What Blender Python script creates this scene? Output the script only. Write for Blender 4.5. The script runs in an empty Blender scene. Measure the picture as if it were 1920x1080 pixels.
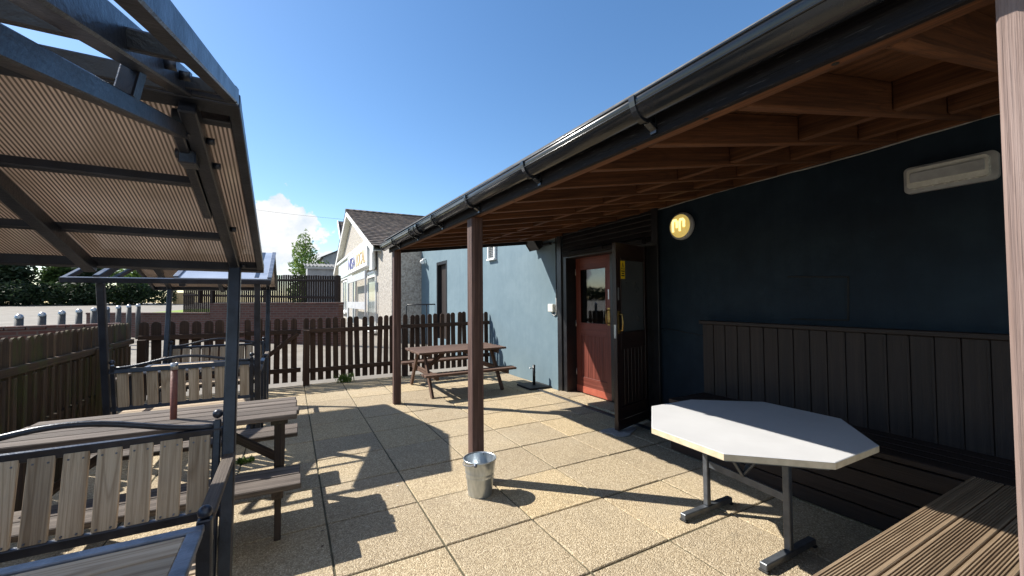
import bpy, math, random
from mathutils import Vector, Matrix
rnd = random.Random(7)
SC = bpy.context.scene
COL = SC.collection
R = math.radians
PI = math.pi

# ------------------------------------------------------------------ mesh builder
class MB:
    """collects shapes; every vertex carries gp (local grain coordinates) and br (per-board tone)"""
    def __init__(s):
        s.v = []; s.f = []; s.gp = []; s.br = []; s.mi = []; s.sm = []
    def _off(s):
        return Vector((rnd.uniform(-20, 20), rnd.uniform(-20, 20), rnd.uniform(-20, 20)))
    def add(s, verts, faces, gps=None, br=None, mi=0, smooth=False):
        b = len(s.v)
        br = rnd.random() if br is None else br
        s.v += [tuple(v) for v in verts]
        s.gp += [tuple(g) for g in (gps or verts)]
        s.br += [br] * len(verts)
        for f in faces:
            s.f.append([b + i for i in f]); s.mi.append(mi); s.sm.append(smooth)
        return s
    def beam(s, p0, p1, w, h, up=(0, 0, 1), ch=.003, mi=0, br=None):
        """chamfered bar from p0 to p1; w across, h along 'up'"""
        p0 = Vector(p0); p1 = Vector(p1); X = (p1 - p0); L = X.length; X.normalize()
        up = Vector(up)
        if abs(X.dot(up.normalized())) > .98: up = Vector((0, 1, 0)) if abs(X.y) < .9 else Vector((1, 0, 0))
        Y = up.cross(X).normalized(); Z = X.cross(Y)
        c = (p0 + p1) / 2; hs = (L / 2, w / 2, h / 2)
        ch = min(ch, .3 * min(hs))
        off = s._off(); vs = []; gs = []; idx = {}
        for sx in (-1, 1):
            for sy in (-1, 1):
                for sz in (-1, 1):
                    for a in range(3):
                        q = [sx * (hs[0] - ch), sy * (hs[1] - ch), sz * (hs[2] - ch)]
                        q[a] = (sx, sy, sz)[a] * hs[a]
                        idx[(sx, sy, sz, a)] = len(vs)
                        vs.append(c + X * q[0] + Y * q[1] + Z * q[2]); gs.append(Vector(q) + off)
        fs = []
        S = (-1, 1)
        def k(a, sa, b, sb, c_, sc, ax):
            t = [0, 0, 0]; t[a] = sa; t[b] = sb; t[c_] = sc
            return idx[(t[0], t[1], t[2], ax)]
        for a in range(3):
            b, c_ = (a + 1) % 3, (a + 2) % 3
            for sa in S:
                q = [k(a, sa, b, -1, c_, -1, a), k(a, sa, b, 1, c_, -1, a), k(a, sa, b, 1, c_, 1, a), k(a, sa, b, -1, c_, 1, a)]
                fs.append(q if sa > 0 else q[::-1])
        for a in range(3):      # edges running along axis a
            b, c_ = (a + 1) % 3, (a + 2) % 3
            for sb in S:
                for sc in S:
                    q = [k(a, -1, b, sb, c_, sc, b), k(a, 1, b, sb, c_, sc, b), k(a, 1, b, sb, c_, sc, c_), k(a, -1, b, sb, c_, sc, c_)]
                    fs.append(q if sb * sc > 0 else q[::-1])
        for sx in S:
            for sy in S:
                for sz in S:
                    q = [idx[(sx, sy, sz, 0)], idx[(sx, sy, sz, 1)], idx[(sx, sy, sz, 2)]]
                    fs.append(q if sx * sy * sz > 0 else q[::-1])
        return s.add(vs, fs, gs, br, mi)
    def box(s, lo, hi, ch=.003, mi=0, br=None):
        lo = Vector(lo); hi = Vector(hi); d = hi - lo; c = (lo + hi) / 2
        a = max(range(3), key=lambda i: d[i])
        e = Vector((0, 0, 0)); e[a] = d[a] / 2
        if a == 2: return s.beam(c - e, c + e, d.x, d.y, (0, 1, 0), ch, mi, br)
        w = d.y if a == 0 else d.x
        return s.beam(c - e, c + e, w, d.z, (0, 0, 1), ch, mi, br)
    def tube(s, pts, r, n=10, mi=0, caps=True, br=None, smooth=True):
        pts = [Vector(p) for p in pts]; rs = r if isinstance(r, (list, tuple)) else [r] * len(pts)
        vs = []; gs = []; fs = []; L = 0; off = s._off()
        t = (pts[1] - pts[0]).normalized()
        ref = Vector((0, 0, 1)) if abs(t.z) < .9 else Vector((1, 0, 0))
        u = t.cross(ref).normalized()
        for i, p in enumerate(pts):
            if i: L += (p - pts[i - 1]).length
            if 0 < i < len(pts) - 1: t = (pts[i + 1] - pts[i - 1]).normalized()
            elif i: t = (pts[i] - pts[i - 1]).normalized()
            u = (u - t * u.dot(t)).normalized(); w = t.cross(u)
            for j in range(n):
                a = 2 * PI * j / n
                d = u * math.cos(a) + w * math.sin(a)
                vs.append(p + d * rs[i]); gs.append(off + Vector((L, math.cos(a) * rs[i], math.sin(a) * rs[i])))
        for i in range(len(pts) - 1):
            for j in range(n):
                k = (j + 1) % n
                fs.append([i * n + j, i * n + k, (i + 1) * n + k, (i + 1) * n + j])
        s.add(vs, fs, gs, br, mi, smooth)
        if caps:
            b = len(s.v) - len(vs)
            s.f.append([b + j for j in range(n)][::-1]); s.mi.append(mi); s.sm.append(False)
            e = b + (len(pts) - 1) * n
            s.f.append([e + j for j in range(n)]); s.mi.append(mi); s.sm.append(False)
        return s
    def lathe(s, c, prof, n=32, mi=0, axis='z', smooth=True):
        c = Vector(c); vs = []; fs = []
        for (r, z) in prof:
            for j in range(n):
                a = 2 * PI * j / n
                q = (r * math.cos(a), r * math.sin(a), z)
                if axis == 'x': q = (z, q[0], q[1])
                if axis == 'y': q = (q[1], z, q[0])
                vs.append(c + Vector(q))
        for i in range(len(prof) - 1):
            for j in range(n):
                k = (j + 1) % n
                fs.append([i * n + j, i * n + k, (i + 1) * n + k, (i + 1) * n + j])
        return s.add(vs, fs, None, None, mi, smooth)
    def ball(s, c, r, mi=0, n=12):
        prof = [(max(1e-4, r * math.sin(PI * i / n)), -r * math.cos(PI * i / n)) for i in range(n + 1)]
        return s.lathe(c, prof, 16, mi)
    def prism(s, poly, a, b, axis='x', mi=0, br=None):
        """poly: 2-D outline extruded from a to b along axis"""
        n = len(poly)
        def P(p, t):
            if axis == 'x': return (t, p[0], p[1])
            if axis == 'y': return (p[0], t, p[1])
            return (p[0], p[1], t)
        vs = [P(p, a) for p in poly] + [P(p, b) for p in poly]
        o = s._off()
        gs = []
        for t in (a, b):
            for p in poly: gs.append(o + Vector((t, p[0], p[1])))
        fs = [[i, (i + 1) % n, n + (i + 1) % n, n + i] for i in range(n)]
        fs += [list(range(n))[::-1], [n + i for i in range(n)]]
        return s.add(vs, fs, gs, br, mi)
    def build(s, name, mats, parent=None, recalc=True):
        me = bpy.data.meshes.new(name)
        me.from_pydata(s.v, [], s.f)
        if recalc and len(s.f) < 60000:
            import bmesh
            bm = bmesh.new(); bm.from_mesh(me)
            bmesh.ops.recalc_face_normals(bm, faces=bm.faces); bm.to_mesh(me); bm.free()
        a = me.attributes.new('gp', 'FLOAT_VECTOR', 'POINT'); a.data.foreach_set('vector', [c for g in s.gp for c in g])
        b = me.attributes.new('br', 'FLOAT', 'POINT'); b.data.foreach_set('value', s.br)
        me.polygons.foreach_set('use_smooth', s.sm)
        mats = mats if isinstance(mats, (list, tuple)) else [mats]
        for m in mats: me.materials.append(m)
        if len(mats) > 1: me.polygons.foreach_set('material_index', s.mi)
        me.update()
        o = bpy.data.objects.new(name, me); COL.objects.link(o)
        if parent is not None:
            o.parent = parent
            o.matrix_parent_inverse = Matrix.Identity(4)
            o.location = -parent.location if parent.type == 'EMPTY' and not parent.get('_local') else (0, 0, 0)
        return o

def split_build(b, name, mat, parent):
    """every separate piece of b becomes an object of its own"""
    par = list(range(len(b.v)))
    def find(i):
        while par[i] != i: par[i] = par[par[i]]; i = par[i]
        return i
    for f_ in b.f:
        for i in f_[1:]: par[find(i)] = find(f_[0])
    grp = {}
    for k, f_ in enumerate(b.f): grp.setdefault(find(f_[0]), []).append(k)
    res = []
    for fl in grp.values():
        m = MB(); mp = {}
        for k in fl:
            ff = []
            for i in b.f[k]:
                if i not in mp:
                    mp[i] = len(m.v); m.v.append(b.v[i]); m.gp.append(b.gp[i]); m.br.append(b.br[i])
                ff.append(mp[i])
            m.f.append(ff); m.mi.append(0); m.sm.append(b.sm[k])
        res.append(m.build(name, mat, parent))
    return res
def tag(o, label=None, cat=None, group=None, kind=None):
    if label: o['label'] = label
    if cat: o['category'] = cat
    if group: o['group'] = group
    if kind: o['kind'] = kind
    return o
def thing(name, loc, label, cat, group=None, local=False):
    """Empty at the thing's base. local=False: children are meshed in world coordinates"""
    o = bpy.data.objects.new(name, None); COL.objects.link(o); o.location = loc; o.empty_display_size = .1
    if local: o['_local'] = 1
    return tag(o, label, cat, group)
def kids(o): return [c for c in bpy.data.objects if c.parent == o]

# ------------------------------------------------------------------ materials
def new_mat(name):
    m = bpy.data.materials.new(name); m.use_nodes = True
    nt = m.node_tree; nt.nodes.clear()
    out = nt.nodes.new('ShaderNodeOutputMaterial'); b = nt.nodes.new('ShaderNodeBsdfPrincipled')
    nt.links.new(b.outputs[0], out.inputs[0])
    return m, nt, b, out
class N:
    def __init__(s, nt): s.nt = nt
    def __call__(s, t, ins=None, **kw):
        n = s.nt.nodes.new('ShaderNode' + t)
        for k, v in kw.items(): setattr(n, k, v)
        for k, v in (ins or {}).items():
            if hasattr(v, 'is_output'): s.nt.links.new(v, n.inputs[k])
            else: n.inputs[k].default_value = v
        return n
    def ramp(s, fac, stops):
        n = s('ValToRGB', {0: fac}); e = n.color_ramp.elements
        while len(e) > 2: e.remove(e[-1])
        for i, (p, c) in enumerate(stops):
            x = e[i] if i < 2 else e.new(p)
            x.position = p; x.color = (*c, 1) if len(c) == 3 else c
        return n.outputs[0]
    def math(s, op, a, b=0.0, c=None):
        d = {0: a, 1: b}
        if c is not None: d[2] = c
        return s('Math', d, operation=op).outputs[0]
    def mix(s, fac, a, b, bt='MIX'):
        n = s('Mix', {0: fac}, data_type='RGBA', blend_type=bt)
        for k, v in ((6, a), (7, b)):
            if hasattr(v, 'is_output'): s.nt.links.new(v, n.inputs[k])
            else: n.inputs[k].default_value = (*v, 1) if len(v) == 3 else v
        return n.outputs[2]
    def noise(s, vec, scale, detail=4, rough=.55, dist=0):
        d = {'Scale': scale, 'Detail': detail, 'Roughness': rough, 'Distortion': dist}
        if vec is not None: d['Vector'] = vec
        return s('TexNoise', d).outputs[0]
    def attr(s, name, out): return s('Attribute', attribute_name=name).outputs[out]
    def scaled(s, vec, sc): return s('Mapping', {'Vector': vec, 'Scale': sc}).outputs[0]
    def bump(s, h, strength, dist=.01, normal=None):
        d = {'Height': h, 'Strength': strength, 'Distance': dist}
        if normal is not None: d['Normal'] = normal
        return s('Bump', d).outputs[0]

def wood(name, dark, mid, light, rough=.7, grain=1.0, bump=.5, var=.35, moss=0.0, spec=.35, wavy=.12, scuff=0.0):
    m, nt, b, out = new_mat(name); n = N(nt)
    gp = n.attr('gp', 'Vector'); br = n.attr('br', 'Fac')
    wob = n.noise(n.scaled(gp, (1.1, 5, 5)), 1, 3, .5)
    wv = n('VectorMath', {0: gp, 1: n('CombineXYZ', {0: 0., 1: n.math('MULTIPLY', wob, .05), 2: n.math('MULTIPLY', wob, .04)}).outputs[0]}, operation='ADD').outputs[0]
    fine = n.noise(n.scaled(gp, (5, 260, 260)), 1, 3, .65)
    g1 = n.noise(n.scaled(wv, (1.6, 62, 62)), 1, 5, .62)
    w = n.noise(n.scaled(wv, (.35, 38, 38)), 1, 1, .4)
    # growth rings: thin dark lines that swing around the board's middle
    ring = n.math('ABSOLUTE', n.math('SINE', n.math('MULTIPLY', n.noise(n.scaled(wv, (.5, 9, 9)), 1, 1, .3), 46.)))
    ring = n('MapRange', {0: ring, 1: 0., 2: .5, 3: 0., 4: 1.}).outputs[0]
    g2 = n.noise(n.scaled(gp, (1.2, 150, 150)), 1, 4, .65)
    t = n.math('ADD', n.math('MULTIPLY', w, .25), n.math('MULTIPLY', g1, .45))
    t = n.math('ADD', t, n.math('MULTIPLY', g2, .30))
    c = n.ramp(t, [(.36, dark), (.5, mid), (.64, light)])
    c = n.mix(n.math('MULTIPLY', n.math('SUBTRACT', 1., ring), wavy * 2.2), c, dark)
    c = n.mix(n.math('MULTIPLY', n.math('GREATER_THAN', fine, .6), .4 * grain), c, dark)
    v = n.math('ADD', n.math('MULTIPLY', br, var), 1 - var / 2)
    c = n.mix(1.0, c, n('CombineColor', {0: v, 1: v, 2: v}).outputs[0], 'MULTIPLY')
    # blotchy weathering
    bl = n.noise(n.scaled(gp, (1.5, 4, 4)), 1.5, 4, .6)
    c = n.mix(n.math('MULTIPLY', n.math('SUBTRACT', bl, .5), .9), c, light)
    if moss:
        ob = n('TexCoord').outputs['Object']
        mo = n.noise(n.scaled(ob, (3, 3, 1.1)), 2.2, 5, .65)
        f = n('MapRange', {0: mo, 1: .48, 2: .68, 3: 0, 4: moss}).outputs[0]
        c = n.mix(f, c, (.075, .085, .024))
    if scuff:
        sx = n('SeparateXYZ', {0: n('TexCoord').outputs['Object']})
        sc = n.noise(n.scaled(gp, (9, 120, 120)), 1, 5, .7)
        c = n.mix(n('MapRange', {0: sc, 1: .60, 2: .72, 3: 0, 4: scuff}).outputs[0], c, (.22, .21, .21))
    nt.links.new(c, b.inputs['Base Color'])
    nt.links.new(n.math('ADD', n.math('MULTIPLY', g1, .25), rough - .12), b.inputs['Roughness'])
    b.inputs['Specular IOR Level'].default_value = spec
    h = n.math('ADD', n.math('MULTIPLY', g2, .7), n.math('MULTIPLY', fine, .5))
    nt.links.new(n.bump(h, bump, .004), b.inputs['Normal'])
    return m

def plain(name, c1, c2, rough=.6, scale=6, bump=0., bscale=60, metal=0., spec=.5, detail=5, r2=None, streak=False):
    m, nt, b, out = new_mat(name); n = N(nt)
    ob = n('TexCoord').outputs['Object']
    v = n.scaled(ob, (1, 1, .25)) if streak else ob
    a = n.noise(v, scale, detail, .6)
    nt.links.new(n.ramp(a, [(.35, c1), (.65, c2)]), b.inputs['Base Color'])
    b.inputs['Metallic'].default_value = metal; b.inputs['Specular IOR Level'].default_value = spec
    nt.links.new(n.math('ADD', n.math('MULTIPLY', n.noise(ob, scale * 3, 4), (r2 or .25)), rough - .12), b.inputs['Roughness'])
    if bump: nt.links.new(n.bump(n.noise(ob, bscale, 5, .6), bump, .006), b.inputs['Normal'])
    return m

M = {}
M['beam'] = wood('stained_beam', (.03, .014, .008), (.075, .032, .017), (.12, .055, .03), .7, 1, .4)
M['joist'] = wood('stained_joist', (.045, .018, .008), (.105, .042, .017), (.18, .075, .031), .75, 1.2, .4, wavy=.2)
M['post'] = wood('stained_post', (.042, .023, .018), (.09, .049, .039), (.19, .115, .095), .7, 1, .7, .2)
M['postnear'] = wood('weathered_post', (.13, .085, .07), (.20, .14, .12), (.27, .20, .175), .75, 1, 1., .2)
M['fascia'] = wood('black_fascia', (.006, .005, .006), (.012, .011, .013), (.022, .020, .022), .65, 1, .9, .3, spec=.15, scuff=.5)
M['fence'] = wood('fence_wood', (.022, .012, .008), (.048, .026, .017), (.085, .05, .032), .8, 1, .6, .5)
M['fencefar'] = wood('far_fence_wood', (.009, .005, .004), (.02, .011, .008), (.036, .021, .016), .8, 1, .6, .5)
M['fencemoss'] = wood('mossy_fence_wood', (.036, .023, .014), (.08, .051, .031), (.15, .10, .063), .85, 1, .6, .5, moss=.8)
M['table'] = wood('weathered_table', (.045, .033, .027), (.105, .082, .067), (.21, .175, .148), .78, 1.2, 1., .4, wavy=.05)
M['leg'] = wood('dark_leg_wood', (.02, .014, .011), (.045, .031, .024), (.08, .06, .05), .8, 1, .6, .3, moss=.35)
M['tablebrown'] = wood('brown_table', (.05, .027, .018), (.11, .062, .042), (.18, .11, .08), .75, 1, .8, .3)
M['slat'] = wood('grey_slat', (.22, .155, .10), (.42, .335, .245), (.54, .45, .345), .78, .9, .8, .5, wavy=.26)
M['deck'] = wood('ribbed_deck', (.11, .075, .045), (.19, .135, .085), (.29, .22, .145), .8, .9, .7, .35)
M['bench'] = wood('dark_bench', (.012, .007, .006), (.024, .015, .012), (.04, .027, .021), .6, 1, .5, .3)
M['door'] = wood('red_door', (.075, .018, .012), (.14, .034, .022), (.21, .056, .036), .5, .6, .25, .12, spec=.35)
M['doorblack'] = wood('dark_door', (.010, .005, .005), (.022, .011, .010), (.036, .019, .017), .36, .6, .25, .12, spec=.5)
M['kick'] = plain('kick_plate', (.32, .07, .04), (.4, .10, .06), .5, 8)
M['black'] = plain('black_paint', (.008, .008, .010), (.016, .016, .018), .38, 7, .15, 40)
M['gutter'] = plain('gutter_plastic', (.009, .011, .014), (.018, .020, .025), .28, 3, .0, 14, spec=.6, r2=.12)
M['steel'] = plain('dark_steel', (.012, .015, .024), (.028, .034, .052), .34, 9, .25, 90, metal=.35, spec=.7)
M['steelgrey'] = plain('grey_steel', (.10, .115, .15), (.2, .22, .27), .42, 12, .3, 120, metal=.5, spec=.6)
M['tablesteel'] = plain('table_leg_steel', (.07, .078, .09), (.115, .125, .14), .4, 14, .15, 90, metal=.4)
M['galv'] = plain('galvanised', (.38, .42, .45), (.58, .62, .64), .34, 22, .15, 30, metal=.85, streak=True)
M['silver'] = plain('silver_cap', (.3, .3, .31), (.5, .5, .5), .35, 12, metal=.9)
M['brass'] = plain('brass', (.28, .18, .06), (.42, .28, .1), .3, 15, metal=.9)
M['white'] = plain('white_paint', (.74, .74, .72), (.84, .84, .82), .45, 3)
M['offwhite'] = plain('aged_plastic', (.55, .55, .5), (.66, .66, .6), .4, 6)
M['greyplastic'] = plain('grey_plastic', (.3, .31, .31), (.4, .41, .41), .45, 10)
M['diffuser'] = plain('lamp_diffuser', (.5, .5, .45), (.62, .62, .56), .25, 12)
M['rust'] = plain('rust_pole', (.12, .035, .022), (.2, .06, .038), .55, 20, .3, 60)
M['laminate'] = plain('white_laminate', (.56, .56, .57), (.60, .60, .61), .32, 4, .0, 30, r2=.02)
def laminate():
    m, nt, b, out = new_mat('white_laminate'); n = N(nt)
    ob = n('TexCoord').outputs['Object']
    a = n.noise(ob, 3., 5, .6); sc = n.noise(n.scaled(n('Mapping', {'Vector': ob, 'Rotation': (0, 0, .7)}).outputs[0], (3, 60, 1)), 1, 5, .7); sp = n.noise(ob, 28, 5, .7)
    c = n.ramp(a, [(.3, (.46, .46, .465)), (.7, (.52, .52, .525))])
    c = n.mix(n('MapRange', {0: sc, 1: .58, 2: .72, 3: 0, 4: .22}).outputs[0], c, (.42, .41, .40))
    c = n.mix(n('MapRange', {0: sp, 1: .68, 2: .74, 3: 0, 4: .35}).outputs[0], c, (.36, .34, .31))
    nt.links.new(c, b.inputs['Base Color'])
    nt.links.new(n.math('ADD', n.math('MULTIPLY', a, .12), .44), b.inputs['Roughness'])
    b.inputs['Specular IOR Level'].default_value = .25
    return m
M['laminate'] = laminate()
M['edge'] = plain('ply_edge', (.55, .45, .3), (.68, .57, .4), .6, 20)
M['yellow'] = plain('yellow_sticker', (.75, .5, .01), (.85, .6, .02), .4, 6)
M['rubber'] = plain('black_rubber', (.012, .012, .012), (.022, .022, .022), .7, 20)
M['shopgrey'] = plain('grey_frame', (.42, .43, .46), (.52, .53, .56), .4, 6)
M['navy'] = plain('navy_letter', (.10, .10, .28), (.14, .14, .34), .4, 6)
M['orange'] = plain('orange_letter', (.70, .50, .24), (.76, .56, .3), .4, 6)
M['palesign'] = plain('pale_sign', (.62, .74, .76), (.72, .82, .83), .4, 2)
M['slate'] = plain('dark_slate', (.05, .05, .055), (.1, .1, .1), .7, 12)
M['greyrender'] = plain('grey_render', (.26, .27, .29), (.34, .35, .37), .8, 3)
M['darkint'] = plain('dark_interior', (.006, .006, .007), (.012, .012, .012), .8, 3)
M['trunk'] = plain('bark', (.06, .05, .04), (.14, .12, .1), .9, 14, .6, 30)
M['mortar'] = plain('mortar', (.24, .235, .225), (.36, .355, .345), .9, 14, .7, 30)
M['tanfence'] = wood('tan_fence', (.3, .2, .1), (.46, .33, .18), (.58, .44, .26), .8, .5, .3)

def blue_wall(name, k):
    m, nt, b, out = new_mat(name); n = N(nt)
    ob = n('TexCoord').outputs['Object']
    big = n.noise(ob, .9, 5, .6); st = n.noise(n.scaled(ob, (6, 6, .5)), 1.4, 6, .65)
    f = n.math('ADD', n.math('ADD', n.math('MULTIPLY', big, .45), n.math('MULTIPLY', st, .2)), n.math('MULTIPLY', n.noise(ob, 4.5, 6, .65), .35))
    c = n.ramp(f, k)
    # pale scuffs
    sp = n.noise(ob, 9, 6, .7)
    c = n.mix(n('MapRange', {0: sp, 1: .66, 2: .74, 3: 0, 4: .35}).outputs[0], c, tuple(min(1, q * 1.7) for q in k[2][1]))
    nt.links.new(c, b.inputs['Base Color'])
    b.inputs['Roughness'].default_value = .7; b.inputs['Specular IOR Level'].default_value = .25
    h = n.math('ADD', n.math('MULTIPLY', n.noise(ob, 55, 4), .4), n.math('MULTIPLY', n.noise(ob, 3.5, 4), 1.2))
    nt.links.new(n.bump(h, .35, .01), b.inputs['Normal'])
    return m
M['wall'] = blue_wall('blue_render', [(.34, (.125, .182, .217)), (.5, (.148, .21, .245)), (.68, (.18, .245, .28))])
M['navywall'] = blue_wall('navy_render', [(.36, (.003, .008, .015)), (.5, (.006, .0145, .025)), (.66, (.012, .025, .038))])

def pebbledash():
    m, nt, b, out = new_mat('pebbledash'); n = N(nt)
    ob = n('TexCoord').outputs['Object']
    a = n.noise(ob, 14, 6, .75); big = n.noise(ob, .7, 3)
    c = n.ramp(a, [(.36, (.22, .195, .17)), (.52, (.42, .385, .34)), (.62, (.55, .51, .46))])
    c = n.mix(n.math('MULTIPLY', big, .25), c, (.4, .37, .33))
    nt.links.new(c, b.inputs['Base Color']); b.inputs['Roughness'].default_value = .95
    nt.links.new(n.bump(n.noise(ob, 22, 5, .7), .8, .03), b.inputs['Normal'])
    return m
M['dash'] = pebbledash()

def brick():
    m, nt, b, out = new_mat('red_brick'); n = N(nt)
    g = n.attr('gp', 'Vector')
    br = n('TexBrick', {'Vector': n('CombineXYZ', {0: n('SeparateXYZ', {0: g}).outputs[0], 1: n('SeparateXYZ', {0: g}).outputs[2]}).outputs[0], 'Color1': (.075, .026, .019, 1), 'Color2': (.12, .045, .033, 1), 'Mortar': (.11, .085, .075, 1),
                       'Scale': 1.0, 'Mortar Size': .012, 'Brick Width': .235, 'Row Height': .075})
    ob = n('TexCoord').outputs['Object']
    c = n.mix(n.math('MULTIPLY', n.noise(ob, 4, 5), .5), br.outputs[0], (.07, .035, .03))
    nt.links.new(c, b.inputs['Base Color']); b.inputs['Roughness'].default_value = .9
    nt.links.new(n.bump(br.outputs[1], -.4, .01), b.inputs['Normal'])
    return m
M['brick'] = brick()

def slab_mat():
    m, nt, b, out = new_mat('aggregate_slab'); n = N(nt)
    ob = n('TexCoord').outputs['Object']; br = n.attr('br', 'Fac')
    vo = n('TexVoronoi', {'Vector': ob, 'Scale': 140.0, 'Randomness': 1.0}, feature='F1')
    vcol = n('SeparateColor', {0: vo.outputs['Color']}).outputs[0]
    fine = n.noise(ob, 150, 3, .6); med = n.noise(ob, 3.2, 6, .65); big = n.noise(ob, .8, 4, .6)
    c = n.ramp(vcol, [(.0, (.29, .225, .145)), (.4, (.48, .385, .255)), (.72, (.60, .495, .34)), (1., (.76, .65, .48))])
    c = n.mix(n('MapRange', {0: vo.outputs['Distance'], 1: .28, 2: .62, 3: 0, 4: .5}).outputs[0], c, (.22, .17, .105))
    tone = n.ramp(br, [(0, (.82, .81, .80)), (.35, (.95, .94, .91)), (.7, (1.03, 1.0, .93)), (1, (1.10, 1.05, .92))])
    c = n.mix(1., c, tone, 'MULTIPLY')
    c = n.mix(n('MapRange', {0: med, 1: .52, 2: .75, 3: 0, 4: .45}).outputs[0], c, (.27, .22, .15))   # dirt
    st = n.noise(ob, 1.9, 7, .72, 1.2)
    c = n.mix(n('MapRange', {0: st, 1: .60, 2: .68, 3: 0, 4: .4}).outputs[0], c, (.20, .17, .12))   # stains
    c = n.mix(n('MapRange', {0: big, 1: .5, 2: .7, 3: 0, 4: .25}).outputs[0], c, (.55, .47, .35))
    nt.links.new(c, b.inputs['Base Color']); b.inputs['Roughness'].default_value = .9
    h = n.math('SUBTRACT', n.math('MULTIPLY', fine, .4), vo.outputs['Distance'])
    nt.links.new(n.bump(h, .8, .006), b.inputs['Normal'])
    return m
M['slab'] = slab_mat()
M['joint'] = plain('slab_joint', (.05, .045, .025), (.13, .115, .07), .95, 5, .5, 200)
M['drain'] = plain('drain_steel', (.03, .03, .032), (.06, .06, .06), .6, 20, .3, 90)

def ground_mat():
    m, nt, b, out = new_mat('forecourt_ground'); n = N(nt)
    ob = n('TexCoord').outputs['Object']
    a = n.noise(ob, 1.3, 6, .65); f = n.noise(ob, 55, 4, .6)
    c = n.ramp(a, [(.35, (.165, .145, .12)), (.5, (.215, .19, .16)), (.68, (.27, .245, .21))])
    c = n.mix(n.math('MULTIPLY', f, .35), c, (.2, .18, .15))
    # worn wheel bands across the road
    w = n.noise(n.scaled(ob, (.05, .55, 1)), 1, 4, .6)
    c = n.mix(n('MapRange', {0: w, 1: .5, 2: .7, 3: 0, 4: .4}).outputs[0], c, (.17, .16, .145))
    nt.links.new(c, b.inputs['Base Color']); b.inputs['Roughness'].default_value = .9
    nt.links.new(n.bump(f, .4, .006), b.inputs['Normal'])
    return m
M['ground'] = ground_mat()
M['grass'] = plain('grass', (.10, .17, .015), (.22, .30, .03), .9, 4, .8, 40)

def poly_mat():
    m, nt, b, out = new_mat('bronze_twinwall'); n = N(nt)
    ob = n('TexCoord').outputs['Object']
    x = n('SeparateXYZ', {0: ob}).outputs[0]
    s = n.math('SINE', n.math('MULTIPLY', x, 2 * PI / .0115))
    s = n('MapRange', {0: s, 1: -.35, 2: .35}).outputs[0]
    d = n.noise(n.scaled(ob, (3, 1.2, 1.2)), 2.5, 6, .65); d2 = n.noise(ob, 1.4, 4, .6)
    base = n.mix(s, (.10, .08, .068), (.72, .605, .515))
    base = n.mix(n('MapRange', {0: d, 1: .42, 2: .7, 3: 0, 4: .55}).outputs[0], base, (.26, .215, .17))
    base = n.mix(n('MapRange', {0: d2, 1: .4, 2: .65, 3: 0, 4: .35}).outputs[0], base, (.34, .27, .21))
    nt.links.new(base, b.inputs['Base Color']); b.inputs['Roughness'].default_value = .22
    tr = n('BsdfTranslucent', {0: base}).outputs[0]
    mx = n('MixShader', {0: .72, 1: b.outputs[0], 2: tr}).outputs[0]
    gl = n('BsdfGlossy', {0: (.8, .85, .9, 1), 1: .12}).outputs[0]
    fr = n('Fresnel', {0: 1.5}).outputs[0]
    mx = n('MixShader', {0: fr, 1: mx, 2: gl}).outputs[0]
    nt.links.new(mx, out.inputs[0])
    return m
M['poly'] = poly_mat()
def clear_poly():
    m, nt, b, out = new_mat('pale_roof_sheet'); n = N(nt)
    b.inputs['Base Color'].default_value = (.34, .36, .42, 1); b.inputs['Roughness'].default_value = .18
    ob = n('TexCoord').outputs['Object']
    nt.links.new(n.ramp(n.noise(ob, 3, 5), [(.3, (.26, .28, .33)), (.7, (.42, .45, .52))]), b.inputs['Base Color'])
    return m
M['sheet'] = clear_poly()

def glass(name, tint, rough=.02, trans=.7):
    m, nt, b, out = new_mat(name); n = N(nt)
    t = n('BsdfTransparent', {0: (*tint, 1)}).outputs[0]
    g = n('BsdfGlossy', {0: (.95, .97, 1, 1), 1: rough}).outputs[0]
    f = n.math('ADD', n.math('MULTIPLY', n('Fresnel', {0: 1.5}).outputs[0], .9), .02)
    nt.links.new(n('MixShader', {0: f, 1: t, 2: g}).outputs[0], out.inputs[0])
    return m
M['glass'] = glass('door_glass', (.45, .46, .46))
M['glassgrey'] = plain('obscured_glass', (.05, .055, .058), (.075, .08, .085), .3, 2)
M['glassshop'] = plain('shop_glass', (.10, .13, .14), (.22, .26, .27), .1, 1)

def leaf(name, dark, mid, light):
    m, nt, b, out = new_mat(name); n = N(nt)
    br = n.attr('br', 'Fac')
    c = n.ramp(br, [(0, dark), (.55, mid), (1, light)])
    nt.links.new(c, b.inputs['Base Color']); b.inputs['Roughness'].default_value = .55; b.inputs['Specular IOR Level'].default_value = .3
    tr = n('BsdfTranslucent', {0: n.mix(.5, c, light)}).outputs[0]
    nt.links.new(n('MixShader', {0: .3, 1: b.outputs[0], 2: tr}).outputs[0], out.inputs[0])
    return m
M['leafdark'] = leaf('leaf_dark', (.012, .022, .012), (.025, .045, .02), (.05, .08, .03))
M['leafmid'] = leaf('leaf_mid', (.02, .042, .012), (.045, .085, .02), (.1, .16, .04))
M['leafgreen'] = leaf('leaf_bright', (.06, .11, .02), (.12, .2, .04), (.22, .32, .08))
M['weed'] = leaf('leaf_weed', (.05, .1, .015), (.09, .17, .03), (.2, .28, .06))

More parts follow.
